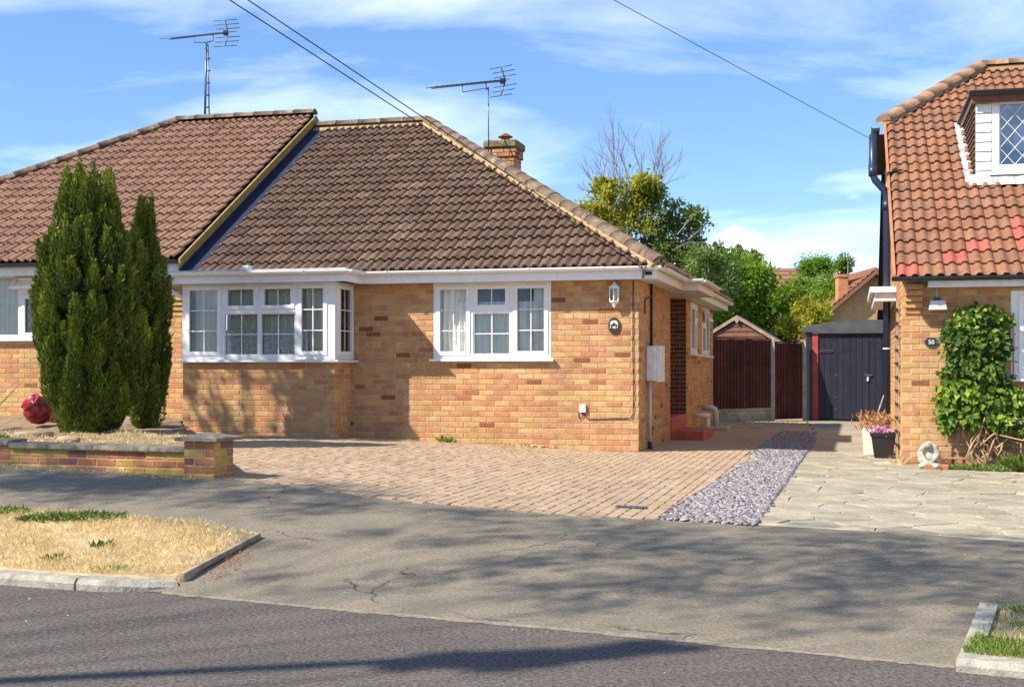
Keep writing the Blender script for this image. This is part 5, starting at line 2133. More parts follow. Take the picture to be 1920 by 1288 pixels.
lettering(hp, '48', .052, px_, -.026, pz - .022)
m1, m2 = MB(), MB()
nx_, nzz = .355, 1.672
oval(m1, nx_, nzz, .085, .060, -.020, -.001)
oval(m2, nx_, nzz, .076, .051, -.023, -.0205)
hp2 = on(nb, 'house_plaque', [('plaque_rim', m1, 'metal_grey'), ('plaque_face', m2, 'plate_dark')], 'wide oval black plaque reading 50 beside the climber', 'house plaque')
lettering(hp2, '50', .075, nx_, -.0245, nzz)

# telephone box with its cables
jx, jz = -.772, .80
m1, m2 = MB(), MB()
m1.box(jx - .045, jx + .045, -.04, -.001, jz - .055, jz + .055, .006)
m2.tube([(jx + .01, -.02, jz - .055), (jx + .03, -.018, jz - .10), (jx + .07, -.014, jz - .145), (jx + .16, -.012, jz - .145), (jx + .62, -.012, jz - .135), (jx + .67, -.012, jz - .12), (jx + .695, -.012, jz - .06), (jx + .70, -.012, jz + .2), (jx + .69, -.012, 1.6), (jx + .695, -.012, 2.53)], .006, 6)
m2.tube([(jx, -.02, jz - .055), (jx - .01, -.016, jz - .12), (jx - .045, -.014, jz - .14), (jx - .06, -.013, jz - .10), (jx - .06, -.012, jz - .04)], .005, 6)
on(bung, 'telephone_junction_box', [('box_cover', m1, 'white_paint'), ('cable', m2, 'cable')], 'small white cable box low on the front wall with trailing black cable', 'junction box')

# meter cabinet, its pipe and conduit on the side wall
m1, m2, m3, m4 = MB(), MB(), MB(), MB()
m1.box(.001, .14, .60, 1.02, 1.17, 1.66, .012)
m4.box(.135, .20, .63, 1.06, 1.155, 1.665, .01)
for z in (1.30, 1.52): m4.box(.198, .206, 1.0, 1.04, z, z + .012)
m2.tube([(.05, .66, 1.18), (.05, .66, .32)], .022, 8)
m3.tube([(.05, .66, .32), (.05, .66, .19)], .034, 8)
on(bung, 'meter_cabinet', [('cabinet_box', m1, 'upvc_old'), ('cabinet_door', m4, 'upvc_old'), ('supply_pipe', m2, 'drainpipe_grey'), ('pipe_sleeve', m3, 'black_plastic')],
   'white meter cabinet with pipe on the shaded side wall', 'meter cabinet')
m1 = MB()
m1.tube([(.025, .95, 1.66), (.025, .95, 2.55)], .020, 8)
m1.tube([(.025, .95, 2.34), (.025, .90, 2.36), (.025, .40, 2.30), (.025, .36, 2.26), (.025, .35, 2.1)], .010, 6)
on(bung, 'conduit', [('conduit_tube', m1, 'cable_brown')], 'dark brown conduit rising from the meter cabinet to the eaves', 'conduit')
# waste pipes by the steps
m1, m2, m3 = MB(), MB(), MB()
m1.tube([(.03, 6.1, .50), (.30, 6.1, .485)], .045, 10)
m1.tube([(.26, 6.1, .485), (.26, 6.1, .2)], .035, 8)
m2.tube([(.02, 7.3, .60), (.20, 7.3, .60), (.26, 7.3, .57), (.28, 7.3, .50), (.28, 7.3, .22)], .055, 10)
m3.box(.05, .55, 6.7, 7.55, .15, .255, .01)
on(bung, 'waste_pipes', [('white_pipe', m1, 'upvc'), ('grey_pipe', m2, 'drainpipe_grey'), ('gully_surround', m3, 'concrete')], 'white and grey waste pipes over a gully beyond the red steps', 'pipes')

# cable bracket on the fascia corner
m1 = MB()
m1.box(.13, .22, -.33, -.281, 2.585, 2.625, .006)
m1.tube([(.10, -.40, 2.70), (.12, -.40, 2.60), (.09, -.30, 2.54)], .006, 5)
m1.tube([(.16, -.40, 2.70), (.13, -.40, 2.62), (.11, -.30, 2.54)], .006, 5)
on(bung, 'cable_bracket', [('bracket', m1, 'cable')], 'black cable bracket clamped to the white fascia corner', 'bracket')

# soil stack on the neighbour's side wall
m1, m2, m3 = MB(), MB(), MB()
m1.tube([(-.12, 2.4, .15), (-.12, 2.4, 3.83), (-.16, 2.4, 3.92), (-.28, 2.4, 4.06), (-.315, 2.4, 4.15), (-.315, 2.4, 4.72)], .052, 12)
for z in (3.62,): m2.tube([(-.12, 2.4, z), (-.12, 2.4, z + .14)], .060, 12)
m4 = MB(); m4.tube([(-.315, 2.4, 4.12), (-.315, 2.4, 4.26)], .060, 12)
m3.tube([(-.12, 2.4, 1.62), (-.12, 2.4, 1.638)], .056, 12)
on(nb, 'soil_pipe', [('pipe', m1, 'navy_pipe'), ('collar', m2, 'navy_pipe'), ('collar', m4, 'navy_pipe'), ('white_joint', m3, 'white_paint')], 'tall dark blue soil pipe with dog-leg bend beside the orange tiles', 'pipe')
# floodlight under the neighbour's eaves
m1, m2 = MB(), MB()
fx_, fz_ = .42, 2.12
m1.add([(fx_ - .11, -.20, fz_ - .05), (fx_ + .11, -.20, fz_ - .05), (fx_ + .09, -.20, fz_ + .06), (fx_ - .085, -.20, fz_ + .06), (fx_ - .08, -.03, fz_ - .02), (fx_ + .08, -.03, fz_ - .02), (fx_ + .07, -.03, fz_ + .09), (fx_ - .07, -.03, fz_ + .09)],
       [(3, 2, 1, 0), (4, 5, 6, 7), (0, 1, 5, 4), (1, 2, 6, 5), (2, 3, 7, 6), (3, 0, 4, 7)])
m1.tube([(fx_, -.06, fz_ + .05), (fx_ + .0, -.06, fz_ + .22)], .008, 5)
m2.box(fx_ - .04, fx_ + .04, -.13, -.06, fz_ + .072, fz_ + .105)
on(nb, 'floodlight', [('housing', m1, 'drainpipe_grey'), ('sensor', m2, 'black_plastic')], 'grey floodlight under the eaves beside the climber', 'floodlight')
# slim trellis strip along the neighbour's side wall
m1, m2 = MB(), MB()
for y in (.55, .75): m1.box(-.045, -.02, y - .012, y + .012, .2, 2.25)
for k in range(11): m2.box(-.06, -.021, .46, .84, .35 + k * .175, .372 + k * .175)
on(nb, 'wall_ladder_trellis', [('rail', m1, 'wood_grey'), ('rung', m2, 'black_plastic')], 'narrow ladder-like trellis on the corner of the neighbouring house', 'trellis')


# ------------------------------------------------------------------ television aerials and overhead wires
def aerial(base, top, boom_a, boom_b, n_el, el, label, reflector, mast_r=.018, mast2=False):
    base, top, a, b = map(Vector, (base, top, boom_a, boom_b))
    t = empty('television_aerial', base)
    tag(t, label, 'aerial', 'television aerials')
    r = lambda v: Vector(v) - base
    m = MB()
    m.tube([r(base), r(top)], mast_r, 6)
    if mast2:
        m.tube([r(base) + Vector((.085, 0, 0)), r(top) + Vector((.03, 0, -.05))], mast_r * .6, 5)
        for k in (.2, .35, .5, .65, .8):
            q = base + (top - base) * k
            m.tube([r(q) - Vector((.01, 0, 0)), r(q) + Vector((.085, 0, 0))], .016, 5)
    m.build('mast', 'metal_grey', t)
    m = MB()
    m.tube([r(a), r(b)], .012, 5)
    m.build('boom', 'metal_grey', t)
    d = (b - a).normalized()
    # element direction: horizontal, across the boom, foreshortened as the aerial points away
    e = Vector((d.y, -d.x, 0)).normalized()
    for k in range(n_el):
        q = a + (b - a) * (k / n_el)
        m = MB()
        ln = el * (1 + .25 * k / n_el)
        m.tube([r(q) - e * ln / 2 + Vector((0, 0, .02)), r(q) + e * ln / 2 + Vector((0, 0, .02))], .0065, 4)
        m.build('element', 'metal_grey', t)
    m = MB()
    q0 = top
    c1 = a + (b - a) * .40
    c2 = a + (b - a) * .72
    m.tube([r(c1), r(c1) - Vector((0, 0, .12)), r(top)], .008, 5)
    m.tube([r(c2), r(c2) - Vector((0, 0, .13)), r(top)], .012, 5)
    m.build('boom_bracket', 'metal_grey', t)
    m = MB()
    m.box(*sum(([v - .045, v + .045] for v in r(a + (b - a) * .955)), []))
    m.build('dipole_box', 'black_plastic', t)
    if reflector:
        m = MB()
        for s_ in (-1, 1):
            m.tube([r(b), r(b) + Vector((-.02, 0, s_ * .10)) - d * .02, r(b) + d * (.0) - d * .14 + Vector((0, 0, s_ * .26))], .012, 5)
            for k in range(1, 4):
                q = r(b) - d * (.14 * (k / 3) ** 2) + Vector((0, 0, s_ * .26 * k / 3))
                m.tube([q - e * .26, q + e * .26], .008, 4)
        m.build('reflector', 'metal_grey', t)


def loc3(x, y, z): p = lw(x, y); return (p[0], p[1], z)


_e = Vector((CT, -ST, 0))
def at(px, py, Y): return Vector(((px - 960) / 2400 * Y, Y, EYE + (690 - py) / 2400 * Y))
# taller aerial stands behind the ridge of the attached house, the other on the bungalow's chimney
aerial(at(384, 232, 24.6), at(387, 80, 24.6), at(319, 74, 23.6), at(428, 62, 25.9), 15, .42, 'tall twin-pole television aerial above the attached house ridge', True, .022, True)
aerial(at(916, 294, 22.75), at(916, 165, 22.75), at(810, 166, 21.8), at(948, 152, 23.4), 16, .30, 'smaller television aerial strapped to the chimney stack', True, .012)

POLE = Vector((-13.3, .4, 0))
tp = empty('telegraph_pole', POLE)
tag(tp, 'wooden telegraph pole at the roadside carrying the overhead wires', 'pole')
m = MB()
m.tube([(0, 0, -.2), (0, 0, 10.4)], [.13, .10], 10)
m.build('pole_shaft', 'bark', tp)
m = MB()
m.tube([(-.25, 0, 10.0), (.25, 0, 10.0)], .025, 6)
m.build('insulator_bar', 'metal_grey', tp)


def wire(a, b, sag, r, label):
    a, b = Vector(a), Vector(b)
    pts = [a + (b - a) * t - Vector((0, 0, sag * 4 * t * (1 - t))) for t in [k / 14 for k in range(15)]]
    m = MB()
    m.tube(pts, r, 5)
    tag(m.build('overhead_wire', 'cable'), label, 'wire', 'overhead wires')


e1 = at(1212, 508, 16.98)
wire(e1, e1 + (at(430, 0, 24) - (at(1212, 508, 16.8) - Vector((0, 0, EYE))) - e1) * 1.7, .0, .006, 'lower of the two wires running down to the bungalow corner')
e2 = e1 + Vector((.03, 0, .03))
wire(e2, e2 + (at(468, 0, 24.2) - (at(1216, 500, 17.0) - Vector((0, 0, EYE))) - e2) * 1.7, .0, .006, 'upper of the two wires running down to the bungalow corner')
e3 = at(1634, 262, 18.4)
wire(e3, e3 + (at(1150, 0, 18.4 * .8) - e3) * 4.6, .0, .0042, 'single wire sloping down to the pipe of the right-hand house')

# ------------------------------------------------------------------ vegetation
def cypress(name, base, H, rad, prof, label, n_pl, per, seed, peaks=((0, 0, 1.0),)):
    global rng
    rng = np.random.default_rng(seed)
    t = empty(name, base)
    tag(t, label, 'conifer', 'upright conifers in the bed')
    ts, rs = zip(*prof)
    rad_at = lambda q: np.interp(q, ts, rs) * rad
    # solid heart, coloured dark for the shade between plumes
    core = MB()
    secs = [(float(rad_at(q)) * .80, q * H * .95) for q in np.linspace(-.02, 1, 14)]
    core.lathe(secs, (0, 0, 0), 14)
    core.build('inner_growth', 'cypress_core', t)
    MB().tube([(0, 0, -.1), (0, 0, .5)], .07, 8).build('trunk', 'bark', t)
    P, D, RN, SZ, TI = [], [], [], [], []
    for i in range(n_pl):
        q = rng.uniform(-.02, .93)
        a = rng.uniform(0, 6.283)
        r = rad_at(q) * rng.uniform(.76, 1.02)
        ln = rng.uniform(.28, .66) * (1 - .2 * q)
        wd = rng.uniform(.065, .15) * (1.05 - .35 * q) * (.8 if rad < .4 else 1)
        c = np.array([r * math.cos(a), r * math.sin(a), q * H])
        lean = np.array([math.cos(a), math.sin(a), 0]) * (.24 if q < .6 else .05)
        if q > .7:
            # upper plumes gather towards the leaders
            pk = peaks[rng.integers(len(peaks))]
            c[:2] = c[:2] * .8 + np.array(pk[:2]) * .5
            ln = min(ln, (pk[2] * H - c[2]) + .05) if pk[2] * H - c[2] > .12 else .15
        ax = unit(np.array([[lean[0], lean[1], 1.0]]))[0]
        m = int(per * ln / .6 * (wd / .09) ** 1.3)
        u = rng.uniform(0, 1, m)
        # flame shaped cross-section
        w = wd * np.sin(np.pi * np.clip(u * .9 + .08, 0, 1)) ** .7 * (1.05 - .55 * u)
        an = rng.uniform(0, 6.283, m)
        rr = w * np.sqrt(rng.uniform(.55, 1, m))
        off = np.stack([np.cos(an) * rr, np.sin(an) * rr, np.zeros(m)], 1)
        p = c + np.outer(u * ln, ax) + off
        d = unit(off + 1e-6) * .50 + np.array([[0, 0, 1.0]]) + rng.normal(size=(m, 3)) * .26 + lean * .5
        P.append(p); D.append(d)
        RN.append(np.clip(rng.normal(.24, .12) + .52 * u ** 1.3 + rng.normal(0, .16, m), 0, 1))  # tips brightened, bases darkened: light and shade put into the leaf tone
        TI.append(unit(off + 1e-6) + ax * .25)
        SZ.append(rng.uniform(.022, .055, m) * (1 + .8 * (rng.random(m) < .05)))
    leaf_obj('foliage', np.concatenate(P), np.concatenate(D), np.concatenate(SZ), .30, 'cypress_leaf', t, np.concatenate(RN), tilt=np.concatenate(TI))


PROF = [(0, .42), (.05, .62), (.15, .80), (.3, .95), (.5, .98), (.65, .86), (.78, .68), (.88, .50), (.95, .32), (1, .10)]
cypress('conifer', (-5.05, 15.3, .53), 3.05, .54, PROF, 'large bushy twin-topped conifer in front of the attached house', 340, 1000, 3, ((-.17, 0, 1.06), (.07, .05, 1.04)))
PROF2 = [(0, .5), (.06, .72), (.2, .95), (.4, 1.0), (.6, .88), (.75, .62), (.88, .40), (.95, .24), (1, .08)]
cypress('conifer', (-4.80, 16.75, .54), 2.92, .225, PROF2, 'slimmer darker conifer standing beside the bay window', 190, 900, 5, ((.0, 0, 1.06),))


def branchy(mb, p, d, ln, r, depth, spread, out=None, up=.15, taper=.62, kids=(2, 3), wig=.12):
    pts = [p]
    q = Vector(p)
    dd = Vector(d).normalized()
    n = 4
    for k in range(n):
        dd = (dd + Vector((random.gauss(0, wig), random.gauss(0, wig), random.gauss(0, wig) + up * .2))).normalized()
        q = q + dd * (ln / n)
        pts.append(q.copy())
    mb.tube(pts, [r * (1 - (1 - taper) * i / n) for i in range(n + 1)], 6 if r > .03 else 4, False)
    if out is not None:
        out.append((pts[-1].copy(), depth))
        out.append((pts[-2].copy(), depth))
    if depth > 0:
        for k in range(random.randint(*kids)):
            i = random.choice((2, 3, 4, 4))
            nd = (dd + Vector((random.gauss(0, spread), random.gauss(0, spread), random.gauss(0, spread * .6) + up))).normalized()
            branchy(mb, pts[i], nd, ln * random.uniform(.6, .82), r * taper * random.uniform(.75, 1), depth - 1, spread, out, up, taper, kids, wig)


def crown(name, parent, clumps, per, size, wid, m, seed, shell=.55, fold=.12, up=.3, kind=None):
    """clumps: (x, y, z, rx, ry, rz) ellipsoids filled with leaves, denser near their skin"""
    g = np.random.default_rng(seed)
    P, D, RN, SZ = [], [], [], []
    fine = []
    for (x, y, z, rx, ry, rz) in clumps:
        for k in range(7):
            v = unit(g.normal(size=(1, 3)))[0] * g.uniform(.35, 1.0)
            q = g.uniform(.28, .5)
            fine.append((x + v[0] * rx, y + v[1] * ry, z + v[2] * rz, rx * q, ry * q, rz * q))
    per = max(6, per // 7)
    for (x, y, z, rx, ry, rz) in fine:
        v = g.normal(size=(per, 3))
        v = unit(v)
        rr = g.uniform(shell ** 3, 1, per) ** (1 / 3)
        p = v * rr[:, None] * np.array([rx, ry, rz]) + np.array([x, y, z]) + g.normal(size=(per, 3)) * .42 * rx
        d = v + g.normal(size=(per, 3)) * .8 + np.array([0, 0, up])
        P.append(p); D.append(d)
        base = g.normal(.45, .13)
        RN.append(np.clip(base + g.normal(0, .16, per), 0, 1))
        SZ.append(g.uniform(.7, 1.3, per) * size)
    return leaf_obj(name, np.concatenate(P), np.concatenate(D), np.concatenate(SZ), wid, m, parent, np.concatenate(RN), fold=fold, kind=kind)


def rand_clumps(n, c, R3, r, seed, flat=.8):
    g = random.Random(seed)
    out = []
    for k in range(n):
        while True:
            v = [g.uniform(-1, 1) for _ in range(3)]
            if sum(a * a for a in v) <= 1: break
        s = g.uniform(.65, 1.25) * r
        out.append((c[0] + v[0] * R3[0], c[1] + v[1] * R3[1], c[2] + v[2] * R3[2], s, s, s * flat))
    return out


# --- tree with dying bare top behind the bungalow
def build_back_tree():
    random.seed(41)
    Y = 37.0
    b = at(1200, 690, Y)
    t = empty('half_dead_tree', (b.x, Y, .15))
    tag(t, 'leafy tree with bare dead upper branches behind the bungalow roof', 'tree')
    m = MB()
    m.tube([(0, 0, -.2), (.05, 0, 2.0), (0, .1, 3.6)], [.24, .18, .13], 8)
    for (dx, dz, ln) in ((-.55, 1, 1.35), (-.25, 1, 1.5), (.02, 1.1, 1.9), (.35, 1, 1.3), (.75, .9, 1.35), (1.25, .55, 1.2), (.9, .25, 1.2)):
        branchy(m, (random.uniform(-.1, .1), 0, random.uniform(3.0, 3.7)), (dx, random.uniform(-.4, .4), dz), ln * .72, .055, 3, .30, None, .16, .62, (2, 4), .13)
    m.build('trunk', 'bark', t)
    tw = MB()
    for k in range(26):
        px = random.uniform(1075, 1265)
        top = 250 + abs(px - 1165) * .5 + random.uniform(-40, 50)
        p0 = at(1190 + (px - 1190) * .62, 360 + random.uniform(-10, 60), Y) - Vector((b.x, Y, .15))
        p1 = at(px, top, Y) - Vector((b.x, Y, .15))
        d = p1 - p0
        branchy(tw, p0 + Vector((0, random.uniform(-.8, .8), 0)), (d.x, random.uniform(-.5, .5) * d.length, d.z), d.length * .52, .018, 2, .32, None, .10, .6, (2, 4), .12)
    tw.build('bare_branches', 'twig', t)
    c = []
    for (px, py, r) in ((1105, 400, .42), (1140, 385, .5), (1180, 370, .55), (1150, 420, .6), (1195, 410, .6), (1120, 440, .5), (1170, 450, .6), (1130, 360, .35), (1205, 350, .4)):
        p = at(px, py, Y) - Vector((b.x, Y, .15))
        c.append((p.x, random.uniform(-.9, .2), p.z, r, r, r * .8))
    crown('olive_foliage', t, c, 620, .14, .5, 'olive_leaf', 3)
    c = []
    for (px, py, r) in ((1220, 370, .5), (1245, 400, .55), (1265, 430, .6), (1290, 420, .45), (1230, 440, .6), (1280, 460, .6), (1305, 470, .4), (1225, 480, .6), (1260, 490, .6), (1310, 500, .5), (1200, 470, .6), (1335, 495, .35)):
        p = at(px, py, Y) - Vector((b.x, Y, .15))
        c.append((p.x, random.uniform(-.6, .8), p.z, r, r, r * .8))
    crown('green_foliage', t, c, 520, .14, .5, 'dark_leaf', 4)
    # stray drooping bare shoots on the right
    s = MB()
    for (ax, ay, bx, by) in ((1270, 440, 1330, 385), (1290, 450, 1345, 420), (1260, 470, 1320, 455), (1280, 430, 1310, 395)):
        p0, p1 = at(ax, ay, Y - .9) - Vector((b.x, Y, .15)), at(bx, by, Y - .9) - Vector((b.x, Y, .15))
        s.tube([p0, (p0 + p1) / 2 + Vector((0, 0, .12)), p1], [.02, .014, .006], 4, False)
    s.build('drooping_shoots', 'twig', t)


build_back_tree()


def shrub(name, label, cat, pts, Y, per, size, m, seed, wid=.45, depth=.9, group=None, ground_z=.2, stems=5, shell=.5):
    """pts: (px, py, radius in metres) seen at distance Y"""
    random.seed(seed)
    b = at(sum(p[0] for p in pts) / len(pts), 690, Y)
    t = empty(name, (b.x, Y, ground_z))
    tag(t, label, cat, group)
    c = []
    for (px, py, r) in pts:
        p = at(px, py, Y) - Vector((b.x, Y, ground_z))
        c.append((p.x, random.uniform(-depth, depth), p.z, r, r, r))
    crown('foliage', t, c, per, size, wid, m, seed, shell)
    st_ = MB()
    for k in range(stems):
        q = random.choice(c)
        st_.tube([(random.uniform(-.3, .3), 0, -.1), (q[0] * .6, q[1] * .6, q[2] * .5), (q[0], q[1], q[2])], [.05, .035, .015], 5, False)
    st_.build('stems', 'bark', t)
    return t


g_ = 'shrubs behind the fence'
shrub('leafy_shrub', 'bright green leafy shrub spreading above the shed gable', 'shrub',
      [(1365, 545, .75), (1400, 530, .7), (1435, 535, .8), (1385, 580, .9), (1425, 585, .9), (1350, 600, .8), (1465, 560, .7), (1460, 600, .8), (1410, 630, .9), (1450, 640, .9), (1370, 650, .9)], 40.0, 1050, .17, 'hedge_leaf', 11, group=g_)
shrub('leafy_shrub', 'tall feathery light green shrub beside the distant chimney', 'shrub',
      [(1500, 540, .6), (1530, 515, .5), (1550, 500, .38), (1575, 505, .32), (1540, 545, .65), (1510, 575, .7), (1555, 570, .6), (1520, 500, .3), (1535, 605, .7), (1490, 600, .7), (1565, 535, .4), (1590, 530, .22)], 43.5, 900, .15, 'hedge_leaf', 12, wid=.3, group=g_)
shrub('leafy_shrub', 'shaded green shrub directly beyond the end of the bungalow', 'shrub',
      [(1345, 520, .7), (1330, 560, .9), (1355, 600, .9), (1345, 640, .9), (1310, 520, .7)], 38.5, 1000, .16, 'hedge_leaf', 13, group=g_)
shrub('weeping_shrub', 'drooping grey green foliage hanging over the bungalow eaves', 'shrub',
      [(1290, 500, .5), (1320, 505, .55), (1345, 510, .5), (1300, 535, .5), (1350, 545, .5), (1330, 490, .35)], 36.0, 700, .19, 'grey_weed', 14, wid=.22, group=g_)
shrub('leafy_shrub', 'yellowing shrub against the garage roof edge', 'shrub',
      [(1490, 612, .35), (1515, 600, .4), (1540, 590, .35), (1500, 585, .3), (1555, 585, .28), (1525, 620, .35)], 37.0, 480, .13, 'olive_leaf', 15, group=g_)
shrub('distant_tree', 'distant dark tree top above the low brown roof', 'tree', [(1360, 500, 1.2), (1385, 498, 1.1), (1410, 502, .9), (1340, 500, 1.2)], 95.0, 500, .5, 'dark_leaf', 16, depth=1)


# --- out of frame: street trees whose shade falls on the pavement, and a slim young tree by the road
def street_tree(name, base, height, crown_c, crown_r, n, per, size, label, seed, clump=.55, trunk=.16, m='dark_leaf'):
    random.seed(seed)
    t = empty(name, base)
    tag(t, label, 'tree', 'street trees')
    mb = MB()
    tips = []
    mb.tube([(0, 0, -.2), (0, 0, height * .5), (0, 0, height * .8)], [trunk, trunk * .8, trunk * .4], 8)
    c = rand_clumps(n, crown_c, crown_r, clump, seed)
    for q in c[:10]:
        mb.tube([(0, 0, height * random.uniform(.35, .6)), (q[0] * .5, q[1] * .5, q[2] * .75), q[:3]], [trunk * .4, trunk * .25, .02], 5, False)
    mb.build('trunk', 'bark', t)
    crown('crown', t, c, per, size, .6, m, seed, shell=.1)


random.seed(19)
t = empty('street_tree', (-13.5, .3, 0))
tag(t, 'tall wide spreading street tree across the road whose shade falls on the pavement', 'tree', 'street trees')
# (x, y, radius) where each leafy bough throws its shade on the pavement
SHADE = [(-5.0, 12.5, 1.1), (-4.0, 12.0, 1.0), (-3.0, 11.5, .9), (-2.0, 10.9, .8), (-1.3, 10.4, .55), (-.5, 9.9, .55), (-1.1, 9.3, .28), (.35, 9.35, .8), (1.2, 8.9, .85), (.2, 8.35, .55), (1.1, 8.0, .7),
         (2.0, 8.6, .95), (2.9, 8.3, 1.0), (3.6, 7.8, .95), (2.3, 7.4, .75), (1.5, 7.2, .5), (.6, 7.6, .4), (-.5, 7.95, .3), (3.0, 7.0, .65), (4.3, 7.4, .9), (-1.5, 8.0, .2), (-.3, 8.9, .35), (1.9, 9.3, .5), (4.0, 6.5, .6), (.5, 7.15, .4), (1.6, 6.75, .4), (-.9, 7.65, .3), (2.6, 6.5, .4), (-1.7, 8.9, .22), (-.1, 7.5, .3)]
offk = 1 / math.tan(SUN_EL)
boughs = []
for (x, y, r) in SHADE:
    z = random.uniform(8.2, 9.8)
    boughs.append((x - z * offk * math.cos(SUN_AZ) + 13.5, y - z * offk * math.sin(SUN_AZ) - .3, z + gz(x, y), r, r, r * .8))
mb = MB()
mb.tube([(0, 0, -.2), (.1, .1, 3.5), (.4, .1, 6.8), (.9, 0, 8.0)], [.2, .17, .13, .07], 9)
for q in boughs:
    mb.tube([(.3, .1, random.uniform(5.2, 6.8)), (q[0] * .55, q[1] * .55, q[2] * .9 - .3), q[:3]], [.010, .007, .004], 5, False)
mb.build('trunk', 'bark', t)
for k, q in enumerate(boughs):
    crown('crown', t, [q], int((1250 if k < 4 else (640, 480, 560)[k % 3]) * (q[3] / .8) ** 2), .085, .6, 'dark_leaf', 27 + k, shell=.0)
street_tree('garden_tree', (-9.6, 15.0, .3), 7.2, (0, .15, 6.95), (1.15, .9, .75), 13, 150, .15, 'garden tree in front of the attached house beyond the frame', 26, clump=.42, trunk=.08)

t = empty('young_tree', (-7.6, 3.3, 0))
tag(t, 'slim leaning young tree at the roadside with a small dense crown', 'tree', 'street trees')
MB().tube([(0, 0, -.2), (-.3, -.2, 3.0), (-.54, -.53, 6.0), (-.9, -1.15, 8.2), (-1.0, -1.4, 9.0)], [.075, .07, .065, .06, .03], 8).build('trunk', 'bark', t)
crown('crown', t, [(-.95, -1.35, 8.8, .13, .13, .35), (-1.0, -1.45, 9.3, .10, .10, .35), (-.88, -1.2, 8.3, .10, .10, .3)], 420, .10, .7, 'dark_leaf', 5, shell=.0)


# --- climber on the neighbour's wall
def build_climber():
    t = empty('climbing_plant', (*world_of(nb, .94, -.05).xy, gz(*world_of(nb, .94, -.05).xy)), -TH)
    tag(t, 'thick leafy climber on trellis covering the wall of the right-hand house', 'climber')
    g = np.random.default_rng(9)
    z0 = t.location.z
    # lumpy outline on the wall: (x, z, rx, rz, bulge)
    lumps = [(-.22, 1.80, .18, .18, .14), (-.02, 1.87, .20, .14, .18), (.14, 1.85, .16, .15, .14), (.26, 1.80, .09, .10, .08), (-.30, 1.56, .18, .22, .18), (-.08, 1.55, .22, .24, .24), (.12, 1.52, .18, .24, .18),
             (.25, 1.50, .08, .16, .06), (-.28, 1.25, .18, .22, .2), (-.08, 1.20, .22, .24, .26), (.12, 1.20, .18, .22, .22), (.22, 1.02, .15, .14, .16), (-.32, .92, .18, .2, .22), (-.10, .88, .22, .2, .28), (.14, .84, .22, .2, .28),
             (.38, .80, .18, .16, .24), (-.40, .68, .13, .18, .18), (-.40, .50, .08, .12, .12), (-.14, .64, .16, .13, .24), (.20, .62, .22, .14, .26), (.50, .62, .2, .18, .22), (.66, .47, .14, .16, .18), (.44, .50, .14, .10, .18), (.72, .66, .1, .1, .12),
             (-.42, 1.66, .05, .09, .05), (-.44, 1.12, .05, .10, .05), (-.48, .85, .05, .08, .07)]
    P, D, RN, SZ = [], [], [], []
    for i, (x, z, rx, rz, bl) in enumerate(lumps):
        n = int(2500 * (rx * rz) ** .9 + 24)
        a = g.uniform(0, 6.283, n)
        r = np.sqrt(g.uniform(0, 1, n)) * (1 + .22 * np.sin(a * 3 + i) + .12 * np.sin(a * 7 + 2 * i))
        px = x + np.cos(a) * r * rx
        pz_ = z + np.sin(a) * r * rz
        py = -(.03 + bl * np.sqrt(np.clip(1 - r ** 2, 0, 1)) * g.uniform(.35, 1.05, n))
        P.append(np.stack([px, py, pz_], 1))
        D.append(np.stack([g.normal(0, .6, n), -np.abs(g.normal(.5, .4, n)), g.normal(-.45, .5, n)], 1))
        low = 1.0 if z < 1.0 else 0.0
        RN.append(np.clip(g.normal(.42 + .24 * low + (.14 if z > 1.75 else 0) + g.normal(0, .08), .2, n) + (g.random(n) < .06 + .1 * low) * .5, 0, 1))
        SZ.append(g.uniform(.045, .11, n) * (1 + .25 * low))
    leaf_obj('foliage', np.concatenate(P), np.concatenate(D), np.concatenate(SZ), .62, 'ivy_leaf', t, np.concatenate(RN), fold=.10, tilt=np.array([0, -1.0, .4]))
    random.seed(77)
    s = MB()
    for k in range(16):
        x0 = random.uniform(-.3, .6)
        pts = [(x0 * .4 + .1, -.04, 0)]
        x = x0 * .5 + .1
        for j in range(6):
            x += random.uniform(-.16, .16)
            pts.append((x, -random.uniform(.04, .2), .12 + j * random.uniform(.10, .22)))
        s.tube(pts, [.014, .012, .010, .009, .008, .006, .004], 5, False)
    for (a, b, c_) in (((.05, -.22, .58), (.5, -.25, .62), (.62, -.12, .35)), ((.62, -.2, .62), (.45, -.3, .35), (.15, -.2, .42)), ((-.05, -.1, .25), (.1, -.2, .40), (.3, -.15, .55)), ((.0, -.08, .12), (.2, -.16, .28), (.38, -.1, .44))):
        s.tube([a, b, c_], .011, 5, False)
    s.build('woody_stems', 'stem_tan', t)
    for k in range(7):
        MB().box(-.42 + k * .13, -.40 + k * .13, -.025, -.012, .06, 1.9).build('trellis_lath', 'wood_grey', t)
    for k in range(10):
        MB().box(-.44, .42, -.0395, -.0255, .10 + k * .17, .12 + k * .17).build('trellis_lath', 'wood_grey', t)


build_climber()


# ------------------------------------------------------------------ ground plants
def tufts(P, n_per, h, spread, lean, seed, wid=.05, drop=0.0):
    g = np.random.default_rng(seed)
    P = np.repeat(np.asarray(P, float), n_per, 0)
    n = len(P)
    P = P + np.stack([g.normal(0, spread, n), g.normal(0, spread, n), np.zeros(n)], 1)
    D = np.stack([g.normal(0, lean, n), g.normal(0, lean, n), np.ones(n)], 1)
    S_ = g.uniform(.5, 1.2, n) * h
    return P, D, S_, g


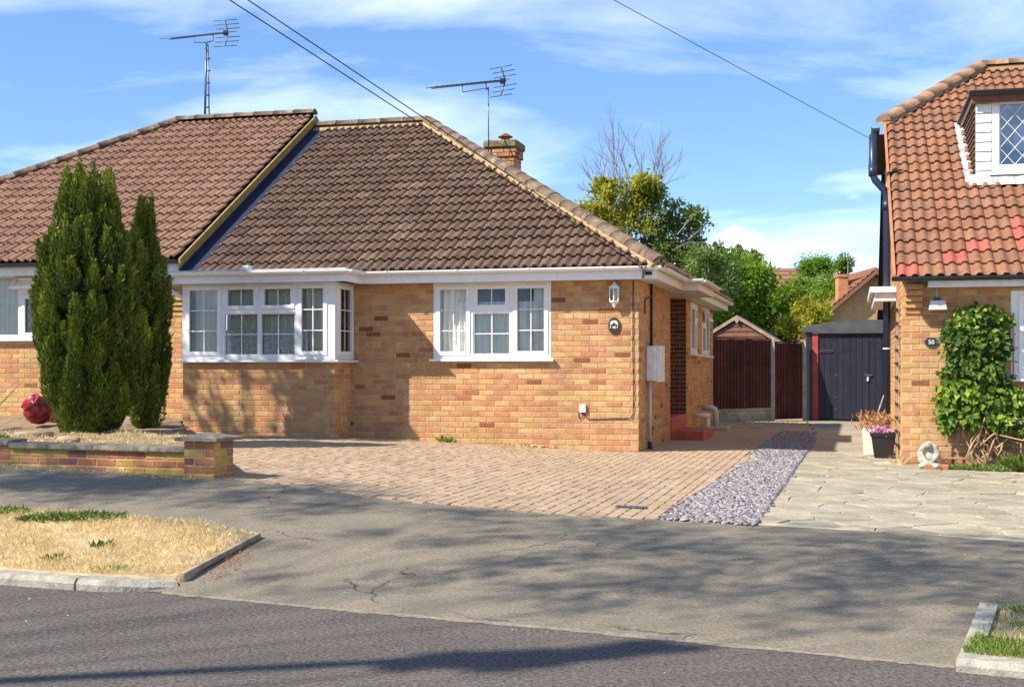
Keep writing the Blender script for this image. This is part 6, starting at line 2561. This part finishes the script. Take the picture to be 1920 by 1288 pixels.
def grass_in(name, poly, zf, n, h, m, seed, label, cat, lean=.7, wid=.09, mask=None, bias=0.0):
    g = random.Random(seed)
    xs, ys = [p[0] for p in poly], [p[1] for p in poly]
    pts = []
    while len(pts) < n:
        x, y = g.uniform(min(xs), max(xs)), g.uniform(min(ys), max(ys))
        if inside(x, y, poly) and (mask is None or mask(x, y, g)):
            pts.append((x, y, zf(x, y)))
    P = np.array(pts)
    gg = np.random.default_rng(seed)
    D = np.stack([gg.normal(0, lean, n), gg.normal(0, lean, n), np.ones(n)], 1)
    rn = np.clip(gg.normal(.5 + bias, .22, n), 0, 1)
    o = leaf_obj(name, P, D, gg.uniform(.5, 1.2, n) * h, wid, m, None, rn, kind='stuff')
    return tag(o, label, cat)


NEARV = [p for p in VERGE if p[0] > -6]
VV = [(-5.2, 9.1), (-4.2, 8.64), (-3.2, 8.21), (-2.6, 7.95), (-2.32, 7.93), (-2.08, 7.99), (-1.96, 8.6), (-1.80, 9.2), (-2.28, 9.64), (-3.28, 10.12), (-4.18, 10.48), (-5.2, 10.95)]
patch = lambda x, y, g: (math.sin(x * 5.1 + 1) * math.sin(y * 4.3) + math.sin(x * 11 + y * 7) * .6) > g.uniform(-1.9, .9)
grass_in('dry_grass', VV, verge_z, 34000, .045, 'straw', 31, 'straw coloured dry grass on the kerbside verge', 'grass', lean=.95, wid=.10, mask=patch)
RV = [(2.05, 5.80), (2.3, 5.67), (3.4, 5.1), (4.0, 6.3), (3.2, 6.72), (2.56, 6.88)]
front = lambda x, y, g: (y - road_y(x)) < .42 + .08 * math.sin(x * 9) or g.random() < .05
grass_in('grass', RV, verge_z2, 7500, .052, 'weed', 32, 'bright green grass along the kerb of the small verge', 'grass', lean=.5, wid=.09, mask=front, bias=.15)
grass_in('dry_grass', RV, verge_z2, 1500, .05, 'straw', 33, 'sparse dry grass on the small corner verge', 'grass', lean=1.0, wid=.1)


def clump(name, label, cat, centre, r, n, h, m, seed, lean=.6, wid=.3, zf=None, flat=1.0, group=None, rn0=.5):
    g = np.random.default_rng(seed)
    a, q = g.uniform(0, 6.283, n), np.sqrt(g.uniform(0, 1, n))
    x, y = centre[0] + np.cos(a) * q * r, centre[1] + np.sin(a) * q * r * flat
    z = np.array([(zf(i, j) if zf else centre[2]) for i, j in zip(x, y)]) + g.uniform(0, .45, n) * h * (1 - q * .6)
    P = np.stack([x, y, z], 1)
    D = np.stack([np.cos(a) * q * lean + g.normal(0, .3, n), np.sin(a) * q * lean + g.normal(0, .3, n), np.ones(n) * .6], 1)
    o = leaf_obj(name, P - np.array([[centre[0], centre[1], 0]]), D, g.uniform(.5, 1.2, n) * h, wid, m, None, np.clip(g.normal(rn0, .25, n), 0, 1), fold=.06 if wid > .12 else 0.0)
    o.location = (centre[0], centre[1], 0)
    return tag(o, label, cat, group)


wg = 'weeds on the ground'
clump('weed_patch', 'spreading dark green weeds on the back of the dry verge', 'weed', (-3.42, 9.93), .42, 900, .05, 'weed', 51, zf=verge_z, flat=.38, group=wg, lean=1.0, rn0=.3)
clump('weed_patch', 'green weeds at the frame edge of the dry verge', 'weed', (-4.15, 10.22), .3, 420, .05, 'weed', 52, zf=verge_z, flat=.5, group=wg, rn0=.55)
clump('weed_tuft', 'small grey green weed in the middle of the dry verge', 'weed', (-2.86, 8.95), .09, 60, .045, 'weed', 53, zf=verge_z, group=wg, rn0=.2)
clump('weed_tuft', 'low green rosette near the kerb stones', 'weed', (-2.55, 8.15), .13, 90, .035, 'weed', 54, zf=verge_z, group=wg, lean=1.2)
clump('weed_tuft', 'tall pale grass tuft at the pavement edge of the verge', 'weed', (-2.36, 9.55), .07, 26, .10, 'straw', 55, zf=verge_z, wid=.07, lean=.5, group=wg)
clump('weed_tuft', 'small dark weed left of centre in the dry verge', 'weed', (-3.05, 8.55), .08, 50, .045, 'weed', 56, zf=verge_z, group=wg, rn0=.2)
clump('weed_tuft', 'green weed growing at the foot of the front wall', 'weed', (*lw(-2.72, -.07),), .10, 60, .10, 'weed', 57, zf=gz, group=wg, rn0=.8)
clump('fallen_leaves', 'pale dead leaves gathered along the foot of the front wall', 'leaf litter', (*lw(-1.5, -.06),), .42, 70, .06, 'straw', 58, zf=gz, flat=.12, wid=.5, lean=1.6, group=wg)
clump('weed_tuft', 'weed tuft at the top corner of the small verge', 'weed', (2.72, 6.68), .14, 170, .05, 'grey_weed', 59, zf=verge_z, wid=.16, group=wg)
clump('weed_tuft', 'small weed on the worn soil of the corner verge', 'weed', (2.55, 6.35), .07, 70, .035, 'grey_weed', 60, zf=verge_z, group=wg)
clump('soil_spill', 'reddish soil and dead grass spilled along the timber edging', 'litter', (-1.88, 8.45), .55, 500, .03, 'dry_red', 68, zf=gz, flat=1.0, wid=.5, lean=2.0)
bpy.data.objects['soil_spill'].scale = (.22, 1, 1)
bpy.data.objects['soil_spill']['kind'] = 'stuff'
clump('ground_cover', 'low grey green ground cover along the foot of the neighbour wall', 'ground cover', (*world_of(nb, 1.05, -.55).xy,), .75, 1500, .075, 'grey_weed', 61, zf=gz, flat=.26, wid=.4, lean=.9)
clump('leafy_plant', 'rounded bright green plant in front of the trellis', 'plant', (*world_of(nb, 1.32, -.62).xy, gz(*world_of(nb, 1.32, -.62).xy) + .04), .15, 260, .16, 'weed', 62, wid=.3, rn0=.7)
clump('weed_tuft', 'dry yellow weed at the corner of the neighbouring house', 'weed', (*world_of(nb, -.06, -.35).xy,), .07, 45, .14, 'straw', 63, zf=gz, wid=.08, group=wg)
# bed in front of the attached house
grass_in('wall_foot_litter', [(-2.9, 11.62), (-4.97, 12.38), (-6.5, 13.05), (-6.5, 13.2), (-4.97, 12.52), (-2.9, 11.76)], gz, 1500, .045, 'straw', 69, 'pale dead grass along the foot of the garden wall', 'litter', lean=1.4, wid=.16)
clump('tall_grass', 'tall wispy grasses at the left edge of the raised bed', 'grass', (-6.85, 16.0, .56), .28, 240, .75, 'grey_weed', 64, lean=.5, wid=.010, rn0=.7)
clump('low_plant', 'patch of fresh green plants behind the garden wall coping', 'plant', (-5.75, 13.8), .36, 420, .07, 'weed', 65, zf=bed_z, flat=.5, rn0=.8)
grass_in('dry_litter', [(-3.1, 12.3), (-4.97, 12.95), (-6.6, 13.7), (-6.4, 15.5), (-4.0, 15.2), (-3.2, 13.2)], bed_z, 5200, .06, 'straw', 66, 'dry straw and litter scattered over the raised bed', 'litter', lean=1.6, wid=.14)
clump('trailing_weed', 'yellow green weed hanging beside the bay window sill', 'weed', (*lw(-6.56, -.14), 1.13), .05, 120, .13, 'weed', 67, wid=.25, rn0=1.0)
o = bpy.data.objects['trailing_weed']
o.scale = (1, 1, 1)

# --- pots on the bed
def bed_pot():
    x, y = -6.55, 17.9
    t = empty('terracotta_bowl', (x, y, .62))
    tag(t, 'wide terracotta bowl behind the red pot in the bed', 'pot')
    m = MB()
    m.lathe([(.0, 0), (.16, 0), (.20, .12), (.22, .26), (.25, .28), (.25, .32), (.22, .32), (.20, .26), (.0, .24)], (0, 0, 0), 20)
    m.build('bowl', 'terracotta', t)
    t = empty('red_pot', (-6.17, 16.95, .62))
    tag(t, 'shiny red glazed ribbed pot lying against the conifer', 'pot')
    m = MB()
    m.lathe([(.0, 0), (.10, 0), (.15, .05), (.185, .14), (.18, .22), (.14, .29), (.12, .31), (.14, .335), (.12, .335), (.10, .30), (.0, .28)], (0, 0, 0), 22)
    o = m.build('pot_body', 'red_glaze', t)
    o.rotation_euler = (R(35), R(-30), 0)
    o.location = (0, 0, .06)
    r = MB()
    for z, q in ((.10, .178), (.17, .19), (.23, .18)):
        r.lathe([(q - .006, z - .01), (q + .006, z), (q - .006, z + .01)], (0, 0, 0), 22)
    r2 = r.build('rib', 'red_glaze', o)


bed_pot()
for (x, y, ln, a, lab) in ((-5.45, 14.6, .42, .3, 'pale weathered log lying in front of the large conifer'), (-4.85, 14.0, .28, -.4, 'short broken stick on the raised bed soil')):
    m = MB()
    d = Vector((math.cos(a), math.sin(a), 0)) * ln / 2
    m.tube([-d, d * .1 + Vector((0, 0, .012)), d], [.035, .042, .03], 8)
    o = m.build('log', 'wood_grey')
    o.location = (x, y, bed_z(x, y) + .035)
    tag(o, lab, 'log')

# --- black planter and pale tub by the neighbour's corner
def planters():
    p = world_of(nb, -.20, 1.0)
    z = gz(p.x, p.y)
    t = empty('black_planter', (p.x, p.y, z), -TH)
    tag(t, 'black plastic bucket planter with pink flowers at the house corner', 'planter')
    m = MB()
    w0, w1, h = .115, .155, .34
    sq = lambda w, zz: [(-w, -w, zz), (w, -w, zz), (w, w, zz), (-w, w, zz)]
    rings = [sq(w0, 0), sq(w1, h - .05), sq(w1 + .015, h - .05), sq(w1 + .02, h), sq(w1, h), sq(w1 - .01, h - .06)]
    V = sum(rings, [])
    F = [(3, 2, 1, 0)]
    for i in range(5):
        for k in range(4):
            F.append((i * 4 + k, i * 4 + (k + 1) % 4, i * 4 + 4 + (k + 1) % 4, i * 4 + 4 + k))
    F.append((20, 21, 22, 23))
    m.add(V, F)
    m.build('bucket', 'pot_black', t)
    g = np.random.default_rng(3)
    n = 160
    P = np.stack([g.normal(-.02, .07, n), g.normal(0, .07, n), h + g.uniform(-.05, .07, n)], 1)
    leaf_obj('flowers', P, g.normal(size=(n, 3)) + np.array([0, 0, .6]), g.uniform(.03, .06, n), .8, 'pink_petal', t, fold=.1)
    p2 = world_of(nb, -.30, 1.55)
    t2 = empty('white_tub', (p2.x, p2.y, gz(p2.x, p2.y)), -TH)
    tag(t2, 'off-white square tub with dry reddish plants behind the black bucket', 'planter')
    m = MB()
    m.add([(-.15, -.15, 0), (.15, -.15, 0), (.15, .15, 0), (-.15, .15, 0), (-.17, -.17, .36), (.17, -.17, .36), (.17, .17, .36), (-.17, .17, .36)], [(3, 2, 1, 0), (4, 5, 6, 7), (0, 1, 5, 4), (1, 2, 6, 5), (2, 3, 7, 6), (3, 0, 4, 7)])
    m.build('tub', 'upvc_cream', t2)
    n = 420
    P = np.stack([g.normal(0, .12, n), g.normal(0, .12, n), .36 + g.uniform(-.02, .18, n)], 1)
    leaf_obj('foliage', P, g.normal(size=(n, 3)) * .7 + np.array([0, 0, 1]), g.uniform(.04, .12, n), .22, 'dry_red', t2)
    s = MB()
    s.tube([(.02, .02, .3), (.05, .03, .6), (.12, .02, .82)], [.012, .012, .008], 5)
    s.tube([(-.05, .02, .3), (-.08, .0, .55)], [.010, .006], 5)
    s.build('dead_stem', 'stone_ornament', t2)


planters()


# --- crouching stone ornament on a loose brick
def ornament():
    p = world_of(nb, .29, -.72)
    z = gz(p.x, p.y)
    b = MB()
    b.box(-.13, .16, -.055, .055, 0, .06, .006)
    o = b.build('loose_brick', 'terracotta')
    o.location = (p.x + .05, p.y - .06, z + .008)
    o.rotation_euler = (0, 0, -TH)
    tag(o, 'loose red brick lying under the stone ornament', 'brick')
    t = empty('stone_ornament', (p.x, p.y, z + .012), -TH)
    tag(t, 'weathered stone garden figure crouched by the neighbouring house corner', 'ornament')
    bm = bmesh.new()
    def blob(c, r, s=(1, 1, 1), rot=(0, 0, 0)):
        g = bmesh.ops.create_icosphere(bm, subdivisions=2, radius=r)
        mt = Matrix.Translation(c) @ Matrix.Rotation(rot[2], 4, 'Z') @ Matrix.Rotation(rot[1], 4, 'Y') @ Matrix.Rotation(rot[0], 4, 'X') @ Matrix.Diagonal((*s, 1))
        bmesh.ops.transform(bm, matrix=mt, verts=g['verts'])
    def limb(pts, r):
        for (p, q) in zip(pts, pts[1:]):
            for k in range(4):
                t_ = k / 4
                c = [p[i] + (q[i] - p[i]) * t_ for i in range(3)]
                blob(c, r[0] + (r[1] - r[0]) * t_)
    limb([(-.085, -.01, .10), (-.095, .01, .18), (-.06, .01, .25), (0.0, .0, .285), (.06, .01, .25), (.095, .01, .17), (.09, 0, .09)], (.045, .045))   # shoulders and back
    blob((.02, .04, .16), .085, (1.0, .7, 1.4))
    blob((-.015, -.02, .275), .052, (1.1, 1.0, .95))      # bowed head
    limb([(-.09, -.03, .16), (-.03, -.07, .08), (.05, -.08, .04)], (.030, .024))   # folded arms crossing in front
    limb([(.09, -.03, .15), (.03, -.06, .085), (-.06, -.08, .04)], (.030, .024))
    blob((-.08, -.06, .035), .04, (1.2, 1.3, .8))
    blob((.075, -.06, .035), .045, (1.2, 1.3, .8))
    blob((0.0, 0, .02), .10, (1.15, .9, .25))
    me = bpy.data.meshes.new('figure')
    bm.to_mesh(me)
    bm.free()
    for q in me.polygons: q.use_smooth = True
    me.materials.append(M['stone_ornament'])
    o = bpy.data.objects.new('figure', me)
    C.objects.link(o)
    o.parent = t
    rm_ = o.modifiers.new('join', 'REMESH')
    rm_.mode = 'VOXEL'
    rm_.voxel_size = .009
    rm_.use_smooth_shade = True


ornament()

# --- scattered pale stones and leaf scraps on the asphalt
random.seed(5)
V, F = [], []
for k in range(34):
    x, y = random.uniform(-3, 3.4), random.uniform(5.6, 9.6)
    if y < 4.9: continue
    s = random.uniform(.003, .008)
    z = gz(x, y) + .006
    k0 = len(V)
    V += [(x - s, y, z), (x, y - s * .8, z), (x + s * 1.2, y + s * .2, z), (x, y + s, z), (x, y, z + s * .7)]
    F += [(k0, k0 + 1, k0 + 4), (k0 + 1, k0 + 2, k0 + 4), (k0 + 2, k0 + 3, k0 + 4), (k0 + 3, k0, k0 + 4)]
tag(np_obj('grit', V, F, 'quartz', kind='stuff'), 'pale grit scattered over the asphalt', 'grit')
